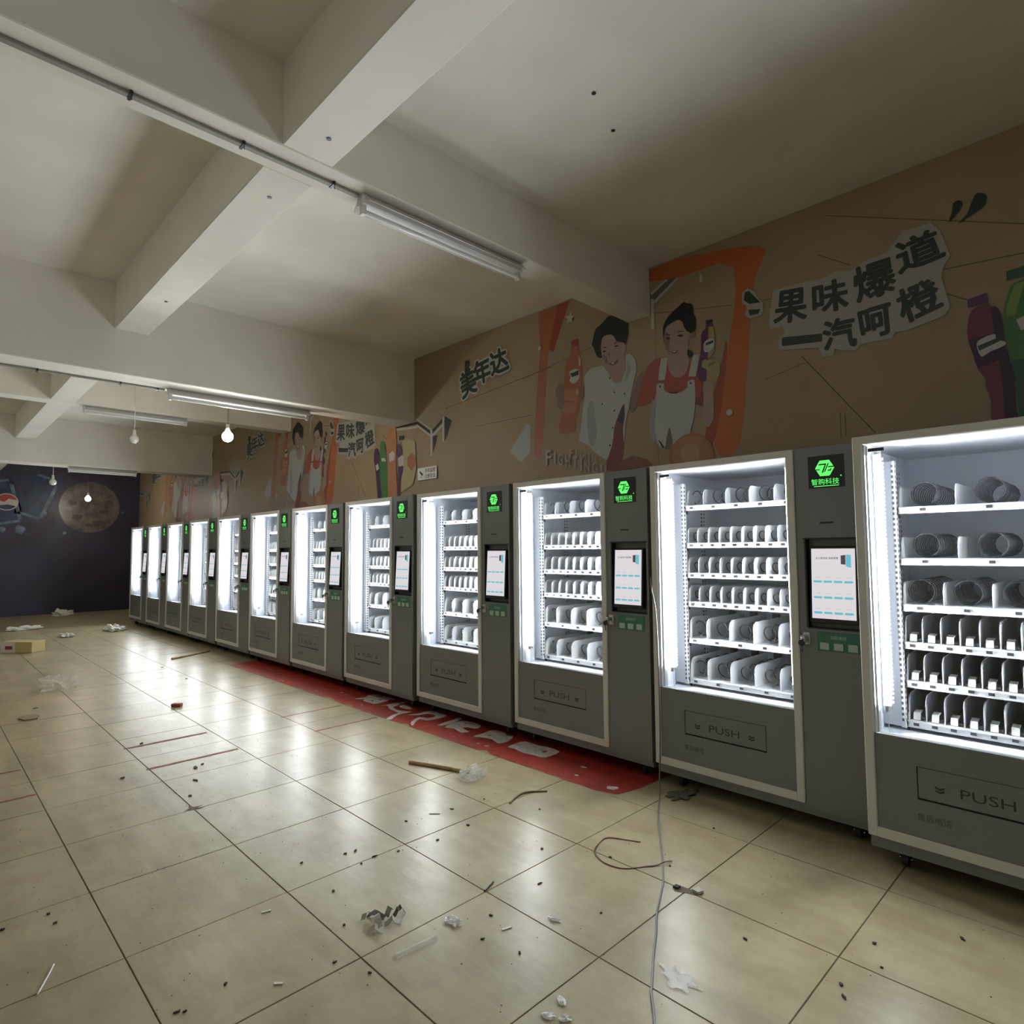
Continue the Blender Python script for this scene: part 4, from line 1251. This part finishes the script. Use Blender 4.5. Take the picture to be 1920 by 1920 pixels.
# anchor holes left in the plaster
m = MB()
for x, y, z in ((-1.62, -1.98, 3.3715), (-2.28, -1.98, 3.3715), (-4.2, -1.97, 3.3715), (-2.24, -1.72, 3.7695), (-0.9, -0.9, 3.7695), (-1.0, -0.6, 3.7695)):
    m.cyl((x, y, z - 0.003), (x, y, z - 0.0003), 0.012, 0.012, 8)
tag(m.build('anchor_holes', 'wire_black'), 'dark drilled anchor holes scattered in the pale plaster above', 'anchor hole', kind='stuff')

# ------------------------------------------------------------------ paint on the floor
mat('red_paint', (0.30, 0.034, 0.022), 0.35, noise=(14, 0.28))
mat('red_line', (0.22, 0.05, 0.035), 0.7, noise=(30, 0.5))
mat('letter_paint', (0.50, 0.47, 0.44), 0.6, noise=(25, 0.2))
t = thing('floor_strip', 'worn red painted strip with pale brushed lettering under the machine fronts', 'floor marking', (0, 0, 0))
rng = random.Random(3)
edge = []
x = -7.35
while x < -1.33:
    edge.append((x, -0.302 + rng.uniform(-0.012, 0.010) + (0.03 if rng.random() < 0.06 else 0)))
    x += 0.07
edge += [(-1.30, -0.27), (-1.26, -0.10), (-1.24, 0.29)]
pts = edge + [(-7.45, 0.29), (-7.43, 0.05), (-7.40, -0.2)]
top = [(a, b, 0.0012) for a, b in pts]
MB().poly(top).build('red_band', 'red_paint', t)
for k, L in enumerate(LETTERS):
    p = catmull([Vector((a, b, 0)) for a, b in L], 2, True)
    MB().poly([(q.x, min(q.y, 0.25), 0.0022) for q in p]).build('painted_stroke', 'letter_paint', t)
m = MB()
for h in HOLES:
    m.poly([(a, b, 0.0028) for a, b in h])
m.build('stroke_gap', 'red_paint', t)
m = MB()
for k in range(26):
    a, b, s = rng.uniform(-7.2, -1.4), rng.uniform(-0.27, -0.02), rng.uniform(0.006, 0.024)
    m.poly([(a + s * math.cos(i * 1.26) * rng.uniform(0.6, 1.5), b + s * math.sin(i * 1.26) * rng.uniform(0.5, 1.0), 0.0021) for i in range(5)])
m.poly([(-1.42, -0.205, 0.0021), (-1.37, -0.17, 0.0021), (-1.345, -0.19, 0.0021), (-1.36, -0.23, 0.0021), (-1.40, -0.24, 0.0021)])
m.build('bare_patch', 'letter_paint', t)
def red_line(x, segs, label):
    t = thing('painted_line', label, 'floor marking', (0, 0, 0), 0, 'thin red lines across the tiles')
    for y0, y1, w in segs:
        n = 14
        up = [(x - w / 2 + rng.uniform(-0.003, 0.003), y0 + (y1 - y0) * i / n, 0.0011) for i in range(n + 1)]
        dn = [(x + w / 2 + rng.uniform(-0.003, 0.003), y0 + (y1 - y0) * i / n, 0.0011) for i in range(n, -1, -1)]
        MB().poly(up + dn).build('line_segment', 'red_line', t)
red_line(-4.41, ((-0.93, -0.34, 0.022), (-2.12, -1.54, 0.030), (-2.95, -2.72, 0.03)), 'thin worn red line across the tiles, farther from the bamboo stick')
red_line(-3.80, ((-0.92, -0.34, 0.024), (-2.12, -1.52, 0.030), (-3.0, -2.71, 0.03)), 'thin worn red line across the tiles, closer to the bamboo stick')

# ------------------------------------------------------------------ cables and litter
mat('cable_white', (0.15, 0.152, 0.15), 0.45)
mat('copper_red', (0.16, 0.045, 0.035), 0.5)
mat('bamboo', (0.36, 0.25, 0.13), 0.55, noise=(18, 0.25))
mat('dry_leaf', (0.17, 0.12, 0.045), 0.6)
mat('cardboard', (0.46, 0.36, 0.16), 0.7)
mat('cardboard_white', (0.60, 0.57, 0.48), 0.7)
mat('brick_red', (0.23, 0.06, 0.04), 0.8)
mat('paper_grey', (0.42, 0.39, 0.34), 0.7)
mat('paper_back', (0.13, 0.115, 0.09), 0.8)
mat('dirt', (0.025, 0.02, 0.017), 0.8)
mat('foam_white', (0.68, 0.66, 0.60), 0.7)
film_mat('clear_film', (0.72, 0.71, 0.66), 0.26)
film_mat('clear_shard', (0.85, 0.85, 0.82), 0.6)
CZ = 0.0045
pts = [(-1.236, 0.30, 1.30), (-1.234, 0.06, 1.28), (-1.19, -0.026, 1.20), (-1.160, -0.032, 1.05), (-1.149, -0.032, 0.65), (-1.149, -0.034, 0.28), (-1.152, -0.045, 0.06),
       (-1.125, -0.085, CZ), (-1.03, -0.25, CZ), (-0.932, -0.408, CZ), (-0.786, -0.619, CZ), (-0.688, -0.759, CZ), (-0.592, -0.907, CZ), (-0.529, -1.033, CZ), (-0.473, -1.147, CZ),
       (-0.409, -1.251, CZ), (-0.352, -1.356, CZ), (-0.267, -1.499, CZ), (-0.248, -1.532, CZ), (-0.175, -1.627, CZ), (-0.02, -1.86, CZ), (0.12, -2.2, CZ)]
tag(MB().tube(catmull(pts, 5), 0.0042, 6).build('power_cable', 'cable_white'), 'grey power cable hanging between two machines and trailing over the tiles', 'cable')
RW = [(-0.865, -0.677), (-0.936, -0.71), (-1.004, -0.75), (-1.005, -0.82), (-0.971, -0.909), (-0.9, -0.955), (-0.835, -0.965), (-0.773, -0.94), (-0.72, -0.869), (-0.685, -0.82)]
p = [(a, b, 0.0025) for a, b in RW] + [(-0.668, -0.775, 0.011), (-0.655, -0.735, 0.004)]
t = thing('wire_offcut', 'curled twin strand of thin red and black wire by the cable', 'wire', (0, 0, 0))
MB().tube(catmull(p, 4), 0.0021, 5).build('red_strand', 'copper_red', t)
MB().tube([(q[0] + 0.005 * math.sin(i * 0.5), q[1] + 0.004, q[2]) for i, q in enumerate(catmull(p, 4))], 0.0018, 5).build('dark_strand', 'wire_black', t)

def stick(name, label, cat, a, b, r, m, z=None):
    z = r if z is None else z
    pts = [Vector((a[0], a[1], z)), Vector(((a[0] * 2 + b[0]) / 3, (a[1] * 2 + b[1]) / 3 + r * 0.4, z)), Vector((b[0], b[1], z))]
    return tag(MB().tube(catmull(pts, 4), r, 8).build(name, m), label, cat)
stick('bamboo_stick', 'thick pale bamboo stick lying against crumpled clear plastic', 'stick', (-2.625, -0.82), (-2.19, -0.66), 0.013, 'bamboo')
stick('wood_batten', 'thin pale wood batten lying alone near the machine castors', 'stick', (-8.341, -0.706), (-8.67, -0.119), 0.014, 'bamboo')
stick('white_straw', 'thin white straw lying alone on a tile', 'straw', (-1.816, -2.894), (-1.67, -2.958), 0.003, 'white_plastic')
stick('dark_twig', 'short dark twig at a tile corner beside the crumpled paper', 'twig', (-1.085, -1.512), (-1.112, -1.436), 0.004, 'wire_black')
lp = catmull([Vector(q) for q in ((-1.659, -0.806, 0.004), (-1.706, -0.648, 0.006), (-1.626, -0.524, 0.004))], 6)
tag(MB().tube(lp, 0.0055, 5).build('dry_leaf_strip', 'dry_leaf'), 'brown curved dry strip near the red strip end', 'leaf')

def crumple(name, label, cat, x, y, sx, sy, h, m, seed, n=3, group=None):
    """creased sheet: a bumpy closed lump that rests on the floor"""
    r = random.Random(seed)
    bm = bmesh.new()
    bmesh.ops.create_icosphere(bm, subdivisions=n, radius=1)
    for v in bm.verts:
        k = 1 + 0.45 * math.sin(v.co.x * 5 + seed) * math.cos(v.co.y * 7 + seed * 2) + r.uniform(-0.22, 0.22)
        v.co = Vector((v.co.x * sx * k, v.co.y * sy * k, max(0.0, (v.co.z * 0.7 + 0.35) * h * k)))
    zmin = min(v.co.z for v in bm.verts)
    for v in bm.verts:
        v.co.z += 0.001 - zmin
    me = bpy.data.meshes.new(name)
    bm.to_mesh(me)
    bm.free()
    me.materials.append(MAT[m])
    o = link(name, me, None, (x, y, 0), (0, 0, r.uniform(0, 6)))
    return tag(o, label, cat, group)
crumple('plastic_wrap', 'crumpled clear plastic wrap at the end of the bamboo stick', 'plastic wrap', -2.12, -0.69, 0.085, 0.065, 0.05, 'clear_film', 3)
crumple('plastic_bag', 'puffed clear plastic bag alone on the open floor', 'plastic bag', -7.3, -2.10, 0.15, 0.11, 0.12, 'clear_film', 5)
crumple('film_piece', 'small clear film scrap beside the long plastic strip', 'film scrap', -1.009, -1.742, 0.038, 0.022, 0.014, 'clear_shard', 8)
crumple('film_sheet', 'thin clear film sheet lying beside the power cable', 'film sheet', -0.225, -1.40, 0.06, 0.04, 0.006, 'clear_film', 9)
for k, (x, y) in enumerate(((-0.376, -1.811), (-0.434, -1.765), (-0.741, -1.451), (-0.42, -1.84))):
    crumple('film_shard', 'tiny glinting clear film shard on the tiles near the cable', 'film scrap', x, y, 0.022, 0.012, 0.010, 'clear_shard', 20 + k, 2, 'glinting film shards')
crumple('foam_scrap', 'white foam scrap on the floor nearest the machine row', 'foam scrap', -12.57, -0.52, 0.20, 0.12, 0.10, 'foam_white', 31)
crumple('foam_scrap', 'white foam scrap at the foot of the navy wall', 'foam scrap', -16.7, -0.70, 0.16, 0.12, 0.12, 'foam_white', 32)
crumple('foam_scrap', 'flat pale scrap with a dark piece behind the yellow carton', 'foam scrap', -14.08, -1.67, 0.28, 0.12, 0.06, 'foam_white', 33)
crumple('foam_scrap', 'small thin white scrap between yellow carton and machine row', 'foam scrap', -12.25, -1.28, 0.16, 0.08, 0.05, 'foam_white', 34)

crumple('dust_clump', 'dark grey dust clump on the floor under the machine front beside the cable', 'dust', -1.02, 0.0, 0.10, 0.05, 0.012, 'paper_back', 41)

# torn tape ball: several bent paper flaps
t = thing('torn_paper', 'torn and curled grey paper strips heaped on a tile', 'paper scrap', (-1.205, -1.945, 0.0))
r = random.Random(12)
for k, (x, y, a, l, w, h) in enumerate(((-0.05, 0.01, 0.5, 0.075, 0.022, 0.020), (0.0, -0.02, -0.3, 0.085, 0.026, 0.026), (0.035, 0.03, 1.1, 0.06, 0.020, 0.022), (-0.02, 0.05, 2.2, 0.055, 0.018, 0.018), (0.03, -0.045, 0.9, 0.06, 0.024, 0.024), (-0.065, -0.03, -0.9, 0.05, 0.02, 0.018), (0.0, 0.085, 1.5, 0.05, 0.016, 0.035))):
    m = MB()
    vs, fs = [], []
    n = 6
    for i in range(n + 1):
        s = i / n - 0.5
        z = 0.002 + h * (math.cos(s * math.pi) ** 2) * r.uniform(0.6, 1.2) + (0.012 if k % 2 else 0)
        for j in (-1, 1):
            lx, ly = s * l, j * w / 2
            vs.append((x + lx * math.cos(a) - ly * math.sin(a), y + lx * math.sin(a) + ly * math.cos(a), max(0.001, z + j * 0.004)))
    vs += [(p[0], p[1], p[2] + 0.0012) for p in vs]
    q = 2 * (n + 1)
    for i in range(n):
        b = 2 * i
        fs += [(b, b + 2, b + 3, b + 1), (q + b, q + b + 1, q + b + 3, q + b + 2), (b, q + b, q + b + 2, b + 2), (b + 1, b + 3, q + b + 3, q + b + 1)]
    fs += [(0, 1, q + 1, q), (2 * n, q + 2 * n, q + 2 * n + 1, 2 * n + 1)]
    m.add(vs, fs)
    m.build('paper_flap', 'paper_grey' if k % 3 else 'paper_back', t)

# long thin plastic strip
m = MB()
m.prism([(-0.012, 0.0012), (0.012, 0.0012), (0.007, 0.010), (-0.004, 0.013)], 'x', -0.085, 0.085)
o = m.build('plastic_strip', 'clear_film')
o.location = (-0.987, -1.934, 0)
o.rotation_euler = (0, 0, R(84))
tag(o, 'long flattened clear plastic strip near the torn paper', 'plastic strip')

# flattened carton, yellow box, red block
t = thing('yellow_carton', 'small cream and yellow carton with a dark red mark on the far floor', 'carton', (-10.76, -2.04, 0), R(42))
m = MB()
m.bbox(-0.24, 0.24, -0.12, 0.12, 0.001, 0.16, 0.004)
m.build('carton_body', 'cardboard', t)
MB().box(-0.242, -0.02, -0.1225, -0.12, 0.004, 0.155).build('carton_label', 'cardboard_white', t)
MB().box(-0.17, -0.06, -0.1245, -0.1225, 0.05, 0.10).build('carton_mark', 'brick_red', t)
m = MB()
m.prism([(-0.10, -0.05), (-0.02, -0.08), (0.09, -0.05), (0.10, 0.04), (0.0, 0.07), (-0.09, 0.04)], 'z', 0.001, 0.012)
o = m.build('cardboard_piece', mat('card_brown', (0.20, 0.15, 0.08), 0.8))
o.location = (-6.01, -2.49, 0)
tag(o, 'flat torn brown cardboard piece on the open floor', 'cardboard')
o = MB().bbox(-0.045, 0.045, -0.025, 0.025, 0.001, 0.03, 0.004).build('red_block', 'brick_red')
o.location = (-5.50, -1.45, 0)
o.rotation_euler = (0, 0, R(45))
tag(o, 'small dull red block on the floor between the light streaks', 'block')
for k, (x, y, a, l) in enumerate(((-1.859, -1.187, 45, 0.06), (-1.602, -2.229, 75, 0.035), (-0.833, -1.623, 75, 0.04), (-1.16, -2.372, 50, 0.03))):
    o = MB().prism([(-l / 2, -0.004), (l / 2, -0.005), (l / 2, 0.004), (-l / 2, 0.005)], 'z', 0.001, 0.004).build('paper_sliver', 'foam_white')
    o.location = (x, y, 0)
    o.rotation_euler = (0, 0, R(a))
    tag(o, 'narrow white paper sliver on the tiles', 'paper scrap', 'white paper slivers')

# chipped tile corners
t = thing('tile_chip', 'dark chipped hole with loose flakes at the tile corner beside the cable', 'tile damage', (-0.482, -0.913, 0))
MB().poly([(-0.035, -0.03, 0.0010), (0.0, -0.012, 0.0010), (0.05, 0.01, 0.0010), (0.062, 0.045, 0.0010), (0.04, 0.06, 0.0010), (0.01, 0.03, 0.0010), (-0.03, 0.028, 0.0010), (-0.05, 0.0, 0.0010)]).build('hole_patch', 'grout', t)
MB().prism([(-0.018, -0.015), (0.012, -0.02), (0.02, 0.008), (-0.008, 0.018)], 'z', 0.0015, 0.012).build('loose_flake', 'paper_grey', t, (0.04, 0.035, 0))
MB().prism([(-0.012, -0.012), (0.010, -0.010), (0.012, 0.012), (-0.010, 0.010)], 'z', 0.0015, 0.010).build('loose_flake', 'dirt', t, (-0.04, 0.0, 0))
t = thing('tile_chip', 'dark star-shaped chip where tile joints cross on the open floor', 'tile damage', (-2.893, -2.105, 0))
MB().poly([(-0.06, -0.008, 0.0010), (-0.02, -0.02, 0.0010), (0.0, -0.05, 0.0010), (0.015, -0.015, 0.0010), (0.03, 0.05, 0.0010), (0.0, 0.02, 0.0010), (-0.02, 0.06, 0.0010), (-0.02, 0.012, 0.0010)]).build('hole_patch', 'grout', t)

CHIPS = [(-1.805,-1.764),(-1.797,-1.713),(-1.871,-1.952),(-1.665,-1.758),(-1.547,-1.963),(-1.298,-2.052),(-1.124,-2.185),(-0.99,-2.128),(-1.601,-1.368),(-1.62,-1.15),(-0.937,-1.608),(-0.851,-1.73),(-1.81,-0.867),(-1.894,-1.352),(-1.838,-1.083),(-1.643,-1.568),(-1.681,-1.677),(-1.486,-0.743),(-1.166,-1.065),(-0.96,-1.301),(-0.638,-1.287),(-0.697,-1.689),(-0.882,-0.902),(-0.681,-0.282),(-0.16,-1.043),(0.241,-0.865),(0.406,-0.48),(0.173,-1.052),(0.186,-0.737),(0.198,-1.106),(-2.212,-2.856),(-2.117,-2.848),(-3.101,-2.057),(-3.734,-2.275),(-3.352,-1.953),(-1.284,-2.5),(-1.261,-2.656),(-1.247,-2.635),(-2.212,-3.002),(-3.6,-1.876),(-3.637,-1.822),(-4.465,-1.991),(-7.819,-0.958),(-6.815,-0.976),(-6.408,-2.406),(-0.640,-0.775)]
chip_meshes = []
for k in range(5):
    pr = [(0.011 * (1 + 0.5 * math.sin(k * 2.1 + i * 1.7)) * math.cos(i * 1.047), 0.006 * (1 + 0.4 * math.cos(k + i * 2.3)) * math.sin(i * 1.047)) for i in range(6)]
    chip_meshes.append(MB().prism(pr, 'z', 0.0008, 0.005).mesh('dirt_chip', 'dirt'))
for k, (x, y) in enumerate(CHIPS):
    d = 1.0 if x > -3 else 2.0
    o = link('dirt_chip', chip_meshes[k % 5], None, (x, y, 0), (0, 0, rng.uniform(0, 6)))
    o.scale = (d * rng.uniform(0.5, 1.0), d * rng.uniform(0.5, 1.05), 1)
    tag(o, 'small black dirt chip lying on the beige tiles', 'dirt chip', 'black dirt chips on the tiles')
m = MB()
for k in range(420):
    x = rng.uniform(-6.5, 0.9)
    y = rng.uniform(-3.2, -0.35)
    s = rng.uniform(0.0012, 0.0042)
    a = rng.uniform(0, 6)
    m.add([(x + s * math.cos(a), y + s * math.sin(a), 0.0006), (x + s * math.cos(a + 2), y + s * math.sin(a + 2), 0.0006), (x + s * math.cos(a + 4), y + s * 0.7 * math.sin(a + 4), 0.0006), (x, y, 0.003)], [(0, 1, 3), (1, 2, 3), (2, 0, 3)])
tag(m.build('dirt_specks', 'dirt'), 'tiny dark dirt specks strewn over the beige tiles', 'dirt', kind='stuff')
